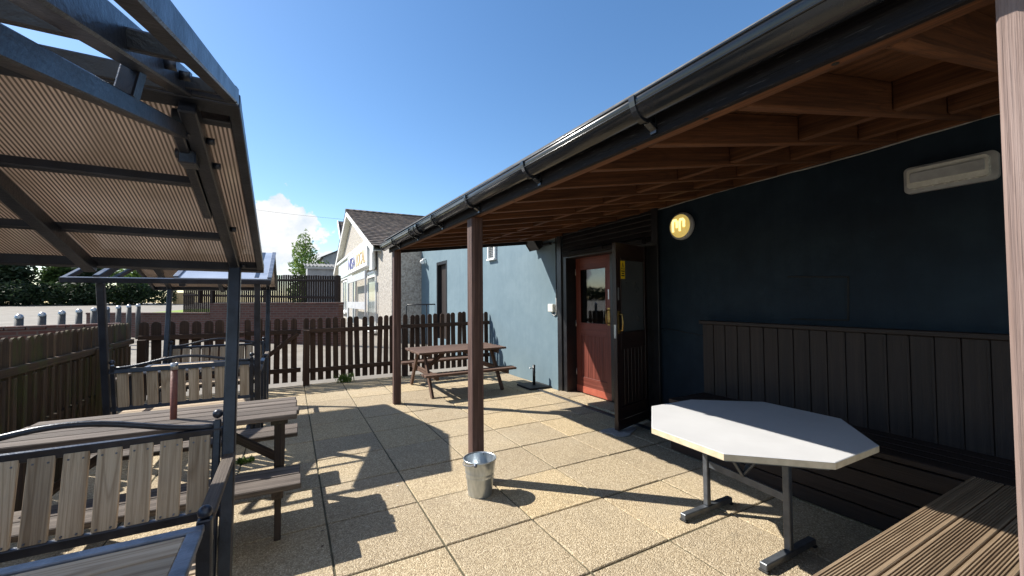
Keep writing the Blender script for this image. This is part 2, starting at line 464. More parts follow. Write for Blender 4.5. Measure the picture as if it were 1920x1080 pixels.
def tile_mat():
    m, nt, b, out = new_mat('roof_tile'); n = N(nt)
    g = n.attr('gp', 'Vector'); br = n.attr('br', 'Fac')
    x = n('SeparateXYZ', {0: g}).outputs[0]
    cell = n.math('FLOOR', n.math('MULTIPLY', x, 1 / .33))
    wn = n('TexWhiteNoise', {'W': n.math('ADD', cell, n.math('MULTIPLY', br, 97.)), }, noise_dimensions='1D').outputs[0]
    c = n.ramp(wn, [(0, (.035, .027, .024)), (.5, (.07, .052, .045)), (1, (.12, .09, .075))])
    ob = n('TexCoord').outputs['Object']
    c = n.mix(n('MapRange', {0: n.noise(ob, 1.2, 5, .65), 1: .5, 2: .7, 3: 0, 4: .4}).outputs[0], c, (.13, .115, .095))
    nt.links.new(c, b.inputs['Base Color']); b.inputs['Roughness'].default_value = .85
    s = n.math('SINE', n.math('MULTIPLY', x, 2 * PI / .33))
    nt.links.new(n.bump(s, .6, .03), b.inputs['Normal'])
    return m
M['tile'] = tile_mat()
def emit(name, col, st):
    m, nt, b, out = new_mat(name)
    b.inputs['Base Color'].default_value = (*col, 1); b.inputs['Emission Color'].default_value = (*col, 1); b.inputs['Emission Strength'].default_value = st
    b.inputs['Roughness'].default_value = .3
    return m
M['lampglow'] = emit('lamp_glow', (.72, .52, .14), .36)
M['lamptube'] = emit('lamp_tube', (1., .84, .36), .75)

# ------------------------------------------------------------------ camera, light, sky
cam = bpy.data.cameras.new('camera'); co = bpy.data.objects.new('camera', cam); COL.objects.link(co)
yaw, pit, rol = R(28.4235), R(1.667), R(-.4437)
f = Vector((math.sin(yaw) * math.cos(pit), math.cos(yaw) * math.cos(pit), math.sin(pit)))
r = Vector((math.cos(yaw), -math.sin(yaw), 0)); u = r.cross(f)
r2 = math.cos(rol) * r + math.sin(rol) * u; u2 = -math.sin(rol) * r + math.cos(rol) * u
mw = Matrix.Identity(4)
for i in range(3): mw[i][0], mw[i][1], mw[i][2] = r2[i], u2[i], -f[i]
mw[2][3] = 1.452
co.matrix_world = mw
cam.sensor_width = 36; cam.lens = 767.55 / 1920 * 36; cam.clip_start = .03; cam.clip_end = 3000
SC.camera = co

sund = Vector((-.82, .75, 1.)).normalized()
sl = bpy.data.lights.new('sun', 'SUN'); so = bpy.data.objects.new('sun', sl); COL.objects.link(so)
so.rotation_euler = sund.to_track_quat('Z', 'Y').to_euler(); so.location = sund * 30
sl.energy = 4.8; sl.angle = R(.5); sl.color = (1, .95, .86)
w = bpy.data.worlds.new('World'); SC.world = w; w.use_nodes = True
nt = w.node_tree; n = N(nt); bg = nt.nodes['Background']
sky = n('TexSky', sky_type='NISHITA', sun_disc=False, sun_elevation=math.asin(sund.z), sun_rotation=math.atan2(sund.x, sund.y),
        air_density=1.0, dust_density=.35, ozone_density=2.0, altitude=50)
gen = n('TexCoord').outputs['Generated']
def cloud_or_fill_at(az, el, rx, rz, thr):
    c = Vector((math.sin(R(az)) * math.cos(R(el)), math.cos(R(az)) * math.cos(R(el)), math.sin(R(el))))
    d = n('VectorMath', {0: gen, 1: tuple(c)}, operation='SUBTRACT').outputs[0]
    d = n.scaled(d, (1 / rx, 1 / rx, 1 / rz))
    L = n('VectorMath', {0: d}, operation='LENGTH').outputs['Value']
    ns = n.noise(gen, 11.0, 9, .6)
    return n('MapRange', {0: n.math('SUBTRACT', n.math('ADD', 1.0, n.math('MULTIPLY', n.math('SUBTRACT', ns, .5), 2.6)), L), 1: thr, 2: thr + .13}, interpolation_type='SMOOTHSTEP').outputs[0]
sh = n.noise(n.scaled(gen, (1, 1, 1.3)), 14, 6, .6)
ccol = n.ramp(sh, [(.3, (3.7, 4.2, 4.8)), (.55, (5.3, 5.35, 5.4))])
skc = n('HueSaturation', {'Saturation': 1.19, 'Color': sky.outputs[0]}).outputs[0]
for a in ((172, 38, .85, .6, .35), (120, 58, .55, .5, .35), (215, 60, .5, .4, .45), (-.9, 8.3, .105, .085, .12), (-4.6, 7.0, .06, .10, .12), (5, 4.6, .10, .04, .1), (-16, 5.5, .2, .045, .15), (-33, 4.5, .22, .05, .15)):  # the high wide clouds are unseen, added as fill light for the shaded patio
    skc = n.mix(cloud_or_fill_at(*a), skc, ccol)
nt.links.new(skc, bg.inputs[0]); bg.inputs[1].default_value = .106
SC.view_settings.view_transform = 'Standard'; SC.view_settings.look = 'None'
SC.view_settings.exposure = .9; SC.view_settings.gamma = 1
SC.cycles.max_bounces = 8; SC.cycles.transparent_max_bounces = 12
SC.cycles.use_denoising = True

# ------------------------------------------------------------------ ground
def gz(y): return 0. if y < 9 else .0275 * (y - 9)
b = MB()
xs = [-400, -120, -60, -30, -15, -6, -2, 2, 6, 15, 30, 60, 120, 400]; ys = [-60, -20, -5, 4, 9, 14, 20, 28, 40, 52, 60, 100, 300, 900]
def gh(x, y): return gz(min(y, 62)) - .012
vs = [(x, y, gh(x, y)) for y in ys for x in xs]; nx = len(xs)
fs = [[j * nx + i, j * nx + i + 1, (j + 1) * nx + i + 1, (j + 1) * nx + i] for j in range(len(ys) - 1) for i in range(nx - 1)]
b.add(vs, fs); tag(b.build('ground', M['ground']), kind='structure')

b = MB(); P = .6
for i in range(-4, 6):
    for j in range(-6, 10):
        x0 = .22 + P * i; y0 = 2.364 + .604 * j
        x1 = min(x0 + P, 3.795); y1 = min(y0 + .604, 8.05); x0 = max(x0, -2.2)
        if x1 - x0 < .05 or y1 - y0 < .05: continue
        dz = rnd.uniform(-.0025, .0025); g = .006
        lo = (x0 + g + rnd.uniform(-.001, .001), y0 + g + rnd.uniform(-.001, .001), -.03); hi = (x1 - g, y1 - g, dz)
        b.box(lo, hi, .005)
tag(b.build('patio', M['slab']), kind='structure')
b = MB(); b.add([(-2.2, -1.5, -.008), (3.8, -1.5, -.008), (3.8, 8.05, -.008), (-2.2, 8.05, -.008)], [[0, 1, 2, 3]])
tag(b.build('patio_joints', M['joint']), kind='structure')
b = MB(); b.box((3.50, 3.3, -.02), (3.575, 6.35, .006), .002)
for k in range(60): b.box((3.515, 3.33 + k * .05, .004), (3.56, 3.345 + k * .05, .009), .001)
tag(b.build('drain_channel', M['drain']), kind='structure')
b = MB()   # spilt mortar patch where the open door stops
pts = []
for k in range(18):
    a = 2 * PI * k / 18; q = 1 + .25 * math.sin(3 * a + 1) + rnd.uniform(-.1, .1)
    pts.append((3.15 + .20 * q * math.cos(a) + .03, 3.42 + .13 * q * math.sin(a)))
b.prism(pts, -.01, .012, 'z')
tag(b.build('mortar_patch', M['mortar']), kind='structure')

# ------------------------------------------------------------------ pub building
pub = thing('pub_building', (3.9, 5, 0), 'blue-grey rendered pub wall with double wooden doors under the timber canopy', 'building')
b = MB(); W = 3.8
b.box((W, 5.34, -.1), (W + .3, 10.78, 3.25), .001)
b.box((W, 10.78, 2.57), (W + .3, 11.69, 3.25), .001); b.box((W, 10.78, -.1), (W + .3, 11.69, .35), .001)
b.box((W, 11.69, -.1), (W + .3, 13.3, 3.25), .001); b.box((W, 3.42, 2.13), (W + .3, 5.34, 3.25), .001)
pw = b.build('wall', M['wall'], pub)
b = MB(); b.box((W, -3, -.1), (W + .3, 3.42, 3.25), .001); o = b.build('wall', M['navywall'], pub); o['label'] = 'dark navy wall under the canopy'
b = MB(); b.box((W - .05, -3, 3.25), (9, 13.28, 3.4), .01); b.build('roof', M['slate'], pub)
b = MB()   # raised outline of a filled-in opening and a long crack
for p0, p1 in (((1.97, 1.268), (1.555, 1.275)), ((1.555, 1.275), (1.545, 1.61)), ((1.545, 1.61), (1.98, 1.635))):
    for k in range(10):
        t0 = k / 10; t1 = (k + 1.05) / 10
        a = (W - .001, p0[0] + (p1[0] - p0[0]) * t0, p0[1] + (p1[1] - p0[1]) * t0 + rnd.uniform(-.003, .003)); c = (W - .001, p0[0] + (p1[0] - p0[0]) * t1, p0[1] + (p1[1] - p0[1]) * t1)
        b.beam(a, c, .012, .012, ch=.004)
pts = [(W - .002, 3.35 - k * .06, 1.115 - .006 * k + rnd.uniform(-.004, .004)) for k in range(11)]
b.build('plaster_outline', M['darkint'], pub)
b = MB(); b.tube(pts, .004, 5); b.build('crack', M['black'], pub)
b = MB()   # interior behind the doors
b.box((5.6, 2.6, -.05), (5.7, 6.2, 2.6)); b.box((4.1, 2.6, -.08), (5.6, 6.2, -.02)); b.box((4.1, 2.6, 2.5), (5.6, 6.2, 2.6))
b.box((4.1, 2.55, 0), (5.6, 2.6, 2.6)); b.box((4.1, 6.2, 0), (5.6, 6.25, 2.6)); b.build('lobby', M['darkint'], pub)
b = MB()   # black frame
b.box((W - .035, 5.19, 0), (W + .24, 5.338, 2.13)); b.box((W - .035, 3.424, 0), (W + .24, 3.56, 2.13)); b.box((W - .032, 3.56, 2.09), (W + .24, 5.19, 2.128))
b.box((W - .06, 5.29, 0), (W - .037, 5.40, 2.52)); b.box((W - .06, 3.36, 0), (W - .037, 3.45, 2.52))
b.box((W + .13, 4.33, .03), (W + .2, 4.385, 2.09)); b.build('door_frame', M['black'], pub)
b = MB()
for k in range(6): b.beam((W - .02 - .002 * (k % 2), 3.452, 2.16 + k * .066), (W - .02 - .002 * (k % 2), 5.288, 2.16 + k * .066), .022, .062, (.25, 0, 1), .004)
b.build('black_boarding', M['black'], pub)
b = MB(); b.box((W - .10, 3.56, 2.115), (W - .012, 5.2, 2.165), .004); b.box((W - .115, 4.25, 2.13), (W - .1, 4.55, 2.17), .004)
b.build('head_rail', M['fascia'], pub)
b = MB()
for k in range(4): b.box((3.60, 3.62 + k * .43, -.01), (3.93, 4.04 + k * .43, .022 + .001 * k), .004)
b.build('threshold', M['slab'], pub)

def door_leaf(parent, mat, kick, name, glassmat, sign):
    """leaf in its own plane: x across 0..w, faces -y, built around a hinge Empty"""
    wd, ht, th = .80, 2.06, .045
    b = MB()
    b.box((0, 0, .0), (.10, th, ht)); b.box((wd - .10, 0, 0), (wd, th, ht))
    b.box((.10, .002, ht - .17), (wd - .10, th - .002, ht)); b.box((.10, .002, .87), (wd - .10, th - .002, 1.05)); b.box((.10, .002, .10), (wd - .10, th - .002, .24))
    nb = 7; pw_ = (wd - .2) / nb
    for k in range(nb): b.box((.10 + k * pw_ + .001, .012, .24), (.10 + (k + 1) * pw_ - .001, th - .012, .87), .004)
    for z0, z1 in ((1.05, ht - .17),):
        for x0 in (.10, wd - .115): b.box((x0, -.004, z0), (x0 + .015, .01, z1), .002)
        b.box((.115, -.004, z0), (wd - .115, .01, z0 + .015), .002); b.box((.115, -.004, z1 - .015), (wd - .115, .01, z1), .002)
    d = b.build(name, mat, parent)
    g = MB(); g.box((.10, th / 2 - .004, 1.05), (wd - .10, th / 2 + .004, ht - .17), .0005); g.build('glass_pane', glassmat, d)
    k = MB(); k.box((0.002, -.006, .0), (wd - .002, .0, .10), .001); k.build('kick_plate', kick, d)
    h = MB(); hx = wd - .05
    h.tube([(hx, 0, 1.08), (hx, -.045, 1.09), (hx, -.05, 1.17), (hx, -.045, 1.26), (hx, 0, 1.27)], .011, 8); h.box((hx - .025, -.004, 1.05), (hx + .025, .001, 1.30), .001)
    h.build('handle', M['brass'], d)
    l = MB(); l.box((hx - .012, -.003, 1.42), (hx + .012, .002, 1.56), .001); l.box((wd - .002, .01, 1.0), (wd + .001, .035, 1.15), .0005); split_build(l, 'lock_plate', M['silver'], d)
    hg = MB()
    for z in (.25, 1.0, 1.8): hg.tube([(-.006, .0, z), (-.006, .0, z + .1)], .008, 8)
    split_build(hg, 'hinge', M['silver'], d)
    return d
# closed leaf: hinge at far jamb, x runs towards -Y, face looks to -X
d1 = door_leaf(pub, M['door'], M['kick'], 'door', M['glass'], 0)
d1.matrix_parent_inverse = Matrix.Identity(4)
d1.location = Vector((W + .15, 5.185, .03)) - pub.location; d1.rotation_euler = (0, 0, R(-90))
d1['label'] = 'closed red-brown door leaf with glazed top'
# open leaf: hinge on the near jamb, swung out towards the yard
d2 = door_leaf(pub, M['doorblack'], M['doorblack'], 'door', M['glassgrey'], 1)
d2.location = Vector((W + .04, 3.60, .02)) - pub.location
a = math.atan2(3.405 - 3.60, 3.163 - 3.87); d2.rotation_euler = (0, 0, a); d2.scale = (.9, -1, 1)
d2['label'] = 'dark door leaf swung open with a yellow sticker'
b = MB()   # yellow warning sticker: black triangle over lines
sx, sz = .685 - .08, 1.66
b.box((sx, -.0075, sz), (sx + .10, -.0055, sz + .20), .0003)
st = b.build('warning_sticker', M['yellow'], d2)
b = MB()
b.prism([(sx + .012, sz + .105), (sx + .088, sz + .105), (sx + .05, sz + .185)], -.0085, -.0078, 'y'); 
for k, wl in enumerate((.08, .06, .075)): b.box((sx + .05 - wl / 2, -.0085, sz + .078 - k * .025), (sx + .05 + wl / 2, -.0078, sz + .092 - k * .025), .0002)
b.build('symbol', M['rubber'], st)
b = MB(); b.prism([(sx + .026, sz + .113), (sx + .074, sz + .113), (sx + .05, sz + .165)], -.0092, -.0088, 'y'); b.build('symbol_centre', M['yellow'], st)
b = MB(); b.beam((sx + .05, -.0098, sz + .118), (sx + .05, -.0098, sz + .152), .006, .001, (0, 1, 0), .0003); b.build('symbol_mark', M['rubber'], st)
# back door
b = MB()
for k in range(6): b.box((W + .10, 10.86 + k * .126, .35), (W + .14, 10.985 + k * .126, 2.48), .004)
bd = b.build('back_door', M['bench'], pub)
b = MB(); b.box((W - .01, 10.784, .35), (W + .2, 10.86, 2.566)); b.box((W - .01, 11.61, .35), (W + .2, 11.686, 2.566)); b.box((W - .008, 10.86, 2.48), (W + .2, 11.61, 2.56)); b.build('back_door_frame', M['black'], pub)

# ------------------------------------------------------------------ fixtures on the wall
def lamp_round():
    c = (W, 3.04, 2.245)
    t = thing('bulkhead_lamp', c, 'round yellow glowing bulkhead lamp on the dark wall beside the doors', 'lamp')
    b = MB(); b.lathe(c, [(.001, -.005), (.14, -.005), (.15, -.02), (.15, -.05), (.13, -.062), (.001, -.062)], 40, axis='x'); b.build('lamp_base', M['greyplastic'], t)
    b = MB(); b.lathe(c, [(.128, -.06), (.122, -.075), (.09, -.085), (.04, -.089), (.001, -.09)], 40, axis='x'); b.build('lens', M['lampglow'], t)
    b = MB(); y, z = c[1], c[2]
    for (ya, yb) in ((.072, .018), (-.018, -.072)):
        b.tube([(W - .084, y + ya, z - .06), (W - .088, y + ya, z + .045), (W - .091, y + (ya * .75 + yb * .25), z + .066), (W - .091, y + (ya * .25 + yb * .75), z + .066), (W - .088, y + yb, z + .045), (W - .088, y + yb, z - .02)], .014, 10)
    split_build(b, 'glowing_tube', M['lamptube'], t)
lamp_round()
t = thing('wall_light', (W, .98, 2.25), 'long grey rectangular bulkhead light fixed high on the dark wall', 'wall light')
b = MB()
def rrect(y0, y1, z0, z1, r_, n_=5):
    pts = []
    for cy, cz, a0 in ((y1 - r_, z1 - r_, 0), (y0 + r_, z1 - r_, 90), (y0 + r_, z0 + r_, 180), (y1 - r_, z0 + r_, 270)):
        for k in range(n_ + 1):
            a = R(a0 + 90 * k / n_); pts.append((cy + r_ * math.cos(a), cz + r_ * math.sin(a)))
    return pts
b.prism(rrect(.755, 1.19, 2.165, 2.345, .03), W, W - .035); b.build('frame', M['greyplastic'], t)
b = MB(); b.prism(rrect(.785, 1.16, 2.19, 2.32, .02), W - .035, W - .085); b.build('diffuser', M['diffuser'], t)
b = MB(); b.box((W - .098, .80, 2.225), (W - .085, 1.14, 2.29), .005); b.build('tube', M['greyplastic'], t)

t = thing('floodlight', (W, 5.95, 2.38), 'black floodlight jutting from the blue wall just left of the doors', 'floodlight')
b = MB()
b.prism([(3.58, 2.46), (3.76, 2.50), (3.80 - .02, 2.36), (3.70, 2.30)], 5.86, 6.14, 'y'); b.build('housing', M['black'], t)
b = MB(); b.beam((3.585, 5.85, 2.455), (3.698, 5.85, 2.298), .012, .02); b.beam((3.585, 6.15, 2.455), (3.698, 6.15, 2.298), .012, .02); b.beam((3.578, 5.85, 2.458), (3.578, 6.15, 2.458), .02, .02); b.build('rim', M['gutter'], t)
b = MB(); b.box((3.74, 5.62, 2.36), (W, 5.86, 2.40)); b.tube([(3.79, 5.62, 2.38), (3.79, 5.50, 2.38)], .01, 8); b.build('bracket', M['black'], t)
t = thing('outdoor_socket', (W, 5.6, 1.25), 'small cream junction box with conduit on the blue wall beside the door frame', 'socket')
b = MB(); b.box((W - .06, 5.53, 1.25), (W, 5.68, 1.38), .008); b.build('box', M['offwhite'], t)
b = MB(); b.tube([(W - .014, 5.49, 2.52), (W - .014, 5.49, 1.62)], .009, 8); b.build('upper_conduit', M['black'], t)
b = MB(); b.tube([(W - .014, 5.49, 1.62), (W - .014, 5.49, 1.28), (W - .014, 5.50, 1.21), (W - .014, 5.55, 1.19), (W - .014, 5.60, 1.21), (W - .014, 5.605, 1.25)], .011, 8); b.build('conduit', M['greyplastic'], t)
t = thing('wall_vent', (W, 7.87, 2.32), 'white framed vent grille on the sunlit blue wall behind the middle post', 'vent')
b = MB(); b.box((W - .05, 7.69, 2.33), (W, 7.74, 2.70)); b.box((W - .05, 8.0, 2.33), (W, 8.05, 2.70)); b.box((W - .05, 7.74, 2.65), (W, 8.0, 2.70)); b.box((W - .07, 7.68, 2.30), (W, 8.06, 2.335)); b.build('frame', M['white'], t)
b = MB()
for k in range(8): b.beam((W - .02, 7.74, 2.355 + k * .038), (W - .02, 8.0, 2.355 + k * .038), .03, .006, (.6, 0, 1), .001)
b.box((W - .006, 7.74, 2.335), (W - .001, 8.0, 2.65), .0005); b.build('louvre', M['greyplastic'], t)
t = thing('security_camera', (W, 12.8, 2.75), 'small white security camera on the far end of the blue wall', 'camera')
b = MB(); b.tube([(W, 12.8, 2.78), (W - .12, 12.78, 2.76)], .03, 10); b.build('bracket', M['white'], t)
b = MB(); b.tube([(W - .10, 12.9, 2.70), (W - .16, 12.65, 2.66)], .06, 12); b.build('body', M['white'], t)

# ------------------------------------------------------------------ timber canopy
can = thing('timber_canopy', (1.33, 3, 0), 'brown timber lean-to canopy on posts with a black gutter along the pub wall', 'canopy')
def zb(y): return 2.072 + .012 * y          # underside of the front beam
def zw(y): return 2.575 - .022 * y          # underside of rafters at the wall
XB0, XB1 = 1.291, 1.352
Y0, Y1 = -1.2, 6.12
b = MB(); b.beam(((XB0 + XB1) / 2, Y0, zb(Y0) + .088), ((XB0 + XB1) / 2, Y1 - .02, zb(Y1) + .088), XB1 - XB0, .14, ch=.005); b.build('front_beam', M['joist'], can)
b = MB(); b.beam((XB0 - .014, Y0, zb(Y0) + .08), (XB0 - .014, Y1, zb(Y1) + .08), .024, .14, ch=.004); b.build('fascia', M['fascia'], can)
for k, yy in enumerate((.203, 3.09, 5.90)):
    b = MB(); b.box((1.28, yy - .05, 0), (1.38, yy + .05, zb(yy) + .019), .006)
    o = b.build('post', M['postnear'] if k == 0 else M['post'], can)
    if k == 0: o['label'] = 'weathered pinkish near post'
def rz(x, y): return (zb(y) + .02) + (zw(y) - zb(y) - .02) * (x - 1.35) / (W - .03 - 1.35)
k = 0; y = -.78
while y < Y1 - .03:
    b = MB(); x1 = W - .035
    b.beam((1.352, y, rz(1.352, y) + .075), (x1, y, rz(x1, y) + .075), .047, .15, ch=.004); b.build('rafter', M['joist'], can)
    y += .405
b = MB(); b.beam((1.35, Y1 + .012, rz(1.35, Y1) + .09), (W - .03, Y1 + .012, rz(W - .03, Y1) + .09), .022, .2, ch=.004); b.build('end_fascia', M['fascia'], can)
b = MB()
y = -.78
while y < Y1 - .44:
    for xx in (2.5, 3.2): b.beam((xx, y + .026, rz(xx, y) + .078), (xx, y + .379, rz(xx, y) + .078), .045, .14, ch=.004)
    y += .405
split_build(b, 'noggin', M['joist'], can)
b = MB(); b.beam((W - .018, Y0, zw(Y0) + .06), (W - .018, Y1, zw(Y1) + .06), .03, .11, ch=.006); b.build('wall_plate', M['joist'], can)
b = MB(); x = 1.30
while x < W - .1:
    x2 = min(x + .099, W - .04)
    xm = (x + x2) / 2
    b.beam((xm, Y0, rz(xm, Y0) + .162), (xm, Y1, rz(xm, Y1) + .162), x2 - x - .003, .018, (-.17, 0, 1), .002); x += .1
b.build('deck_boards', M['joist'], can)
b = MB()
zt = lambda x, y: rz(x, y) + .182
NU, NV = 12, 20
gv = [(1.20 + (W - .01 - 1.20) * i / NU, Y0 + (Y1 + .03 - Y0) * j / NV) for j in range(NV + 1) for i in range(NU + 1)]
nv_ = len(gv); q_ = NU + 1
fs = []
for j in range(NV):
    for i in range(NU):
        a_ = j * q_ + i; fs += [[a_, a_ + 1, a_ + q_ + 1, a_ + q_], [nv_ + a_, nv_ + a_ + q_, nv_ + a_ + q_ + 1, nv_ + a_ + 1]]
rim = [i for i in range(q_)] + [q_ * j + NU for j in range(1, NV + 1)] + [q_ * NV + i for i in range(NU - 1, -1, -1)] + [q_ * j for j in range(NV - 1, 0, -1)]
for k in range(len(rim)): fs.append([rim[k], rim[(k + 1) % len(rim)], nv_ + rim[(k + 1) % len(rim)], nv_ + rim[k]])
b.add([(x, y, zt(x, y)) for x, y in gv] + [(x, y, zt(x, y) + .012) for x, y in gv], fs)
b.build('roof_sheet', M['slate'], can)
b = MB(); pts = []
for k in range(90):
    yy = Y0 + (Y1 - Y0) * k / 89; pts.append((W - .004, yy, zw(yy) + .003 + .006 * math.sin(yy * 3.1) + rnd.uniform(-.003, .003)))
b.tube(pts, .006, 6); b.build('sealant_line', M['mortar'], can)
# gutter : half round with a lip
XG = 1.205; RG = .055
def zg(y): return 2.218 + .008 * y
def half(rr, n_=14): return [(XG + rr * math.cos(PI + PI * i / n_), rr * 1.42 * math.sin(PI + PI * i / n_)) for i in range(n_ + 1)]
def gut_section(b, ya, yb, ro, ri):
    o = half(ro); i_ = half(ri)[::-1]
    sec = o + i_; m = len(sec)
    vs = [(p[0], ya, p[1] + zg(ya)) for p in sec] + [(p[0], yb, p[1] + zg(yb)) for p in sec]
    fs = [[k_, (k_ + 1) % m, m + (k_ + 1) % m, m + k_] for k_ in range(m)]
    h = len(o)
    for s_ in (0, m):
        for k_ in range(h - 1): fs.append([s_ + k_, s_ + k_ + 1, s_ + m - 2 - k_, s_ + m - 1 - k_])
    b.add(vs, fs, smooth=False)
b = MB(); gut_section(b, Y0, 6.15, RG, RG - .004)
for xx in (XG - RG + .002, XG + RG - .002): b.tube([(xx, Y0, zg(Y0)), (xx, 6.15, zg(6.15))], .0055, 8)
b.tube([(XG - .052, Y0, zg(Y0) - .035), (XG - .052, 6.15, zg(6.15) - .035)], .004, 6)
gt = b.build('gutter', M['gutter'], can)
for p in gt.data.polygons: p.use_smooth = True
b = MB(); sec = half(RG + .003); sec = [(p[0], p[1] + zg(6.155)) for p in sec]
b.prism(sec, 6.148, 6.165, 'y'); b.build('end_cap', M['gutter'], gt)
for yy in (.29, 1.14, 1.985, 2.85, 3.70, 4.55, 5.42):
    b = MB(); gut_section(b, yy - .014, yy + .014, RG + .009, RG + .001)
    b.beam((XG + .02, yy, zg(yy) - RG * 1.42 - .006), (XB0 - .026, yy, zg(yy) - RG * 1.42 - .03), .03, .014, ch=.003)
    b.beam((XB0 - .03, yy, zg(yy) - RG * 1.42 - .045), (XB0 - .03, yy, zg(yy) - .0), .03, .008, (1, 0, 0), .002)
    b.build('gutter_bracket', M['gutter'], gt)
b = MB(); gut_section(b, 4.21, 4.33, RG + .007, RG + .001); gut_section(b, 4.20, 4.222, RG + .013, RG + .001); gut_section(b, 4.318, 4.34, RG + .013, RG + .001); b.build('gutter_union', M['gutter'], gt)
b = MB()
for yy in (.55, .95, 1.3, 2.4): b.lathe((XB1 - .035, yy, zb(yy) + .017), [(.001, 0), (.009, 0), (.009, .004)], 10)
split_build(b, 'bolt', M['rubber'], can)

# ------------------------------------------------------------------ corner bench
cb = thing('corner_bench', (3.3, .5, 0), 'dark wooden corner bench with tall boarded back under the rectangular wall light', 'bench')
b = MB(); y = 2.76
while y > -1.6:
    b.box((3.70, y - .118, .44), (3.722, y - .003, 1.19), .005, br=rnd.random())
    b.box((3.692, y - .124, .44), (3.701, y - .110, 1.185), .002)
    y -= .122
b.build('backrest', M['bench'], cb)
b = MB(); b.box((3.672, -1.6, 1.192), (3.75, 2.78, 1.228), .005); b.build('backrest_rail', M['bench'], cb)
b = MB(); b.box((3.722, 2.74, 0), (3.79, 2.765, 1.19)); b.build('end_panel', M['bench'], cb)
b = MB()
for k in range(4): b.box((3.19 + k * .128, .78 if k < 0 else -1.5, .462), (3.19 + k * .128 + .122, 2.76, .50), .005)
b.build('seat', M['bench'], cb)
b = MB()
for k in range(4): b.box((3.20, .76, .02 + k * .11), (3.225, 2.755, .122 + k * .11), .004)
for k in range(4): b.box((3.226, 2.735, .02 + k * .11), (3.70, 2.757, .122 + k * .11), .004)
b.build('front_panel', M['bench'], cb)
b = MB(); yt = .775; bw = .108
for k in range(8):
    ya = yt - k * .1145; prof = [(ya, .466)]; ng = 9
    top = [(ya, .492)]
    g0 = ya - .012; step = (bw - .024) / ng
    top = [(ya, .497), (ya - .003, .5), (g0, .5)]
    for q in range(ng):
        yq = g0 - q * step
        top += [(yq - step * .12, .4955), (yq - step * .45, .4955), (yq - step * .57, .5), (yq - step * .99, .5)]
    top += [(ya - bw + .003, .5), (ya - bw, .497), (ya - bw, .466)]
    dx = rnd.uniform(0, .02)
    b.prism([(ya, .466)] + top, 1.42 + dx, 3.186, 'x')
b.build('ribbed_seat', M['deck'], cb)
b = MB(); b.box((1.45, .60, .02), (1.52, .67, .465)); b.box((1.45, .10, .02), (3.1, .14, .465)); b.box((1.45, .67, .38), (3.15, .70, .464)); b.box((2.9, .60, .02), (2.97, .67, .465)); b.build('seat_frame', M['bench'], cb)

# ------------------------------------------------------------------ octagonal table
t = thing('octagonal_table', (2.43, 1.53, 0), 'octagonal white-topped table on grey steel legs in front of the corner bench', 'table')
oc = [(2.236, 2.085), (2.632, 2.073), (3.02, 1.765), (3.012, 1.285), (2.63, .962), (2.19, .962), (1.85, 1.278), (1.862, 1.74)]
cx = sum(p[0] for p in oc) / 8; cy = sum(p[1] for p in oc) / 8
b = MB(); ins = [(cx + (p[0] - cx) * .994, cy + (p[1] - cy) * .994) for p in oc]
n_ = 8
vs = [(p[0], p[1], .6975) for p in oc] + [(p[0], p[1], .70) for p in ins]
b.add(vs, [[i, (i + 1) % 8, 8 + (i + 1) % 8, 8 + i] for i in range(8)] + [[8 + i for i in range(8)], list(range(8))[::-1]]); b.build('tabletop', M['laminate'], t)
b = MB(); b.prism(oc, .667, .6965, 'z'); b.build('edge_band', M['edge'], t)
b = MB(); b.prism([(cx + (p[0] - cx) * .94, cy + (p[1] - cy) * .94) for p in oc], .650, .666, 'z'); b.build('underframe', M['tablesteel'], t)
for yy, xx, nm in ((1.86, 2.505, 0), (1.315, 2.455, 1)):
    b = MB(); b.box((xx - .018, yy - .018, .05), (xx + .018, yy + .018, .652), .004)
    b.box((xx - .245, yy - .021, .012), (xx + .245, yy + .021, .049), .004)
    b.box((xx - .26, yy - .013, .63), (xx + .26, yy + .013, .65), .003)
    o = b.build('leg', M['tablesteel'], t)
    for sx in (-1, 1):
        b = MB(); b.box((xx + sx * .236 - .012, yy - .026, 0), (xx + sx * .236 + .012, yy + .026, .0125), .003); b.build('foot_cap', M['rubber'], o)
b = MB(); b.beam((2.505, 1.84, .33), (2.455, 1.335, .33), .012, .045); b.build('stretcher', M['tablesteel'], t)
b = MB()
for p0, p1 in (((2.50, 1.80, .62), (2.48, 1.59, .36)), ((2.46, 1.37, .62), (2.48, 1.58, .36)), ((2.72, 1.59, .645), (2.482, 1.585, .345)), ((2.24, 1.59, .645), (2.478, 1.585, .345))): b.beam(p0, p1, .022, .01)
b.build('brace', M['tablesteel'], t)

# ------------------------------------------------------------------ bucket
t = thing('bucket', (1.262, 2.86, 0), 'galvanised metal bucket standing in front of the middle canopy post', 'bucket')
b = MB()
prof = [(.001, .006), (.082, .006), (.083, 0), (.088, 0), (.089, .008), (.104, .135), (.107, .14), (.105, .146), (.1075, .165), (.1105, .170), (.1085, .176), (.119, .258), (.124, .262), (.124, .270), (.118, .270), (.116, .26), (.086, .016), (.001, .014)]
b.lathe((1.262, 2.86, 0), prof, 48); b.build('pail', M['galv'], t)
b = MB()
pts = []
for k in range(17):
    a = PI * k / 16; pts.append((1.262 + .126 * math.cos(a + .9), 2.86 + .126 * math.sin(a + .9), .258 - .03 * math.sin(a)))
b.tube(pts, .003, 6)
for s_ in (0, -1): b.lathe((pts[s_][0], pts[s_][1], pts[s_][2] - .012), [(.001, 0), (.012, 0), (.012, .02), (.001, .02)], 10)
b.build('handle', M['steelgrey'], t)

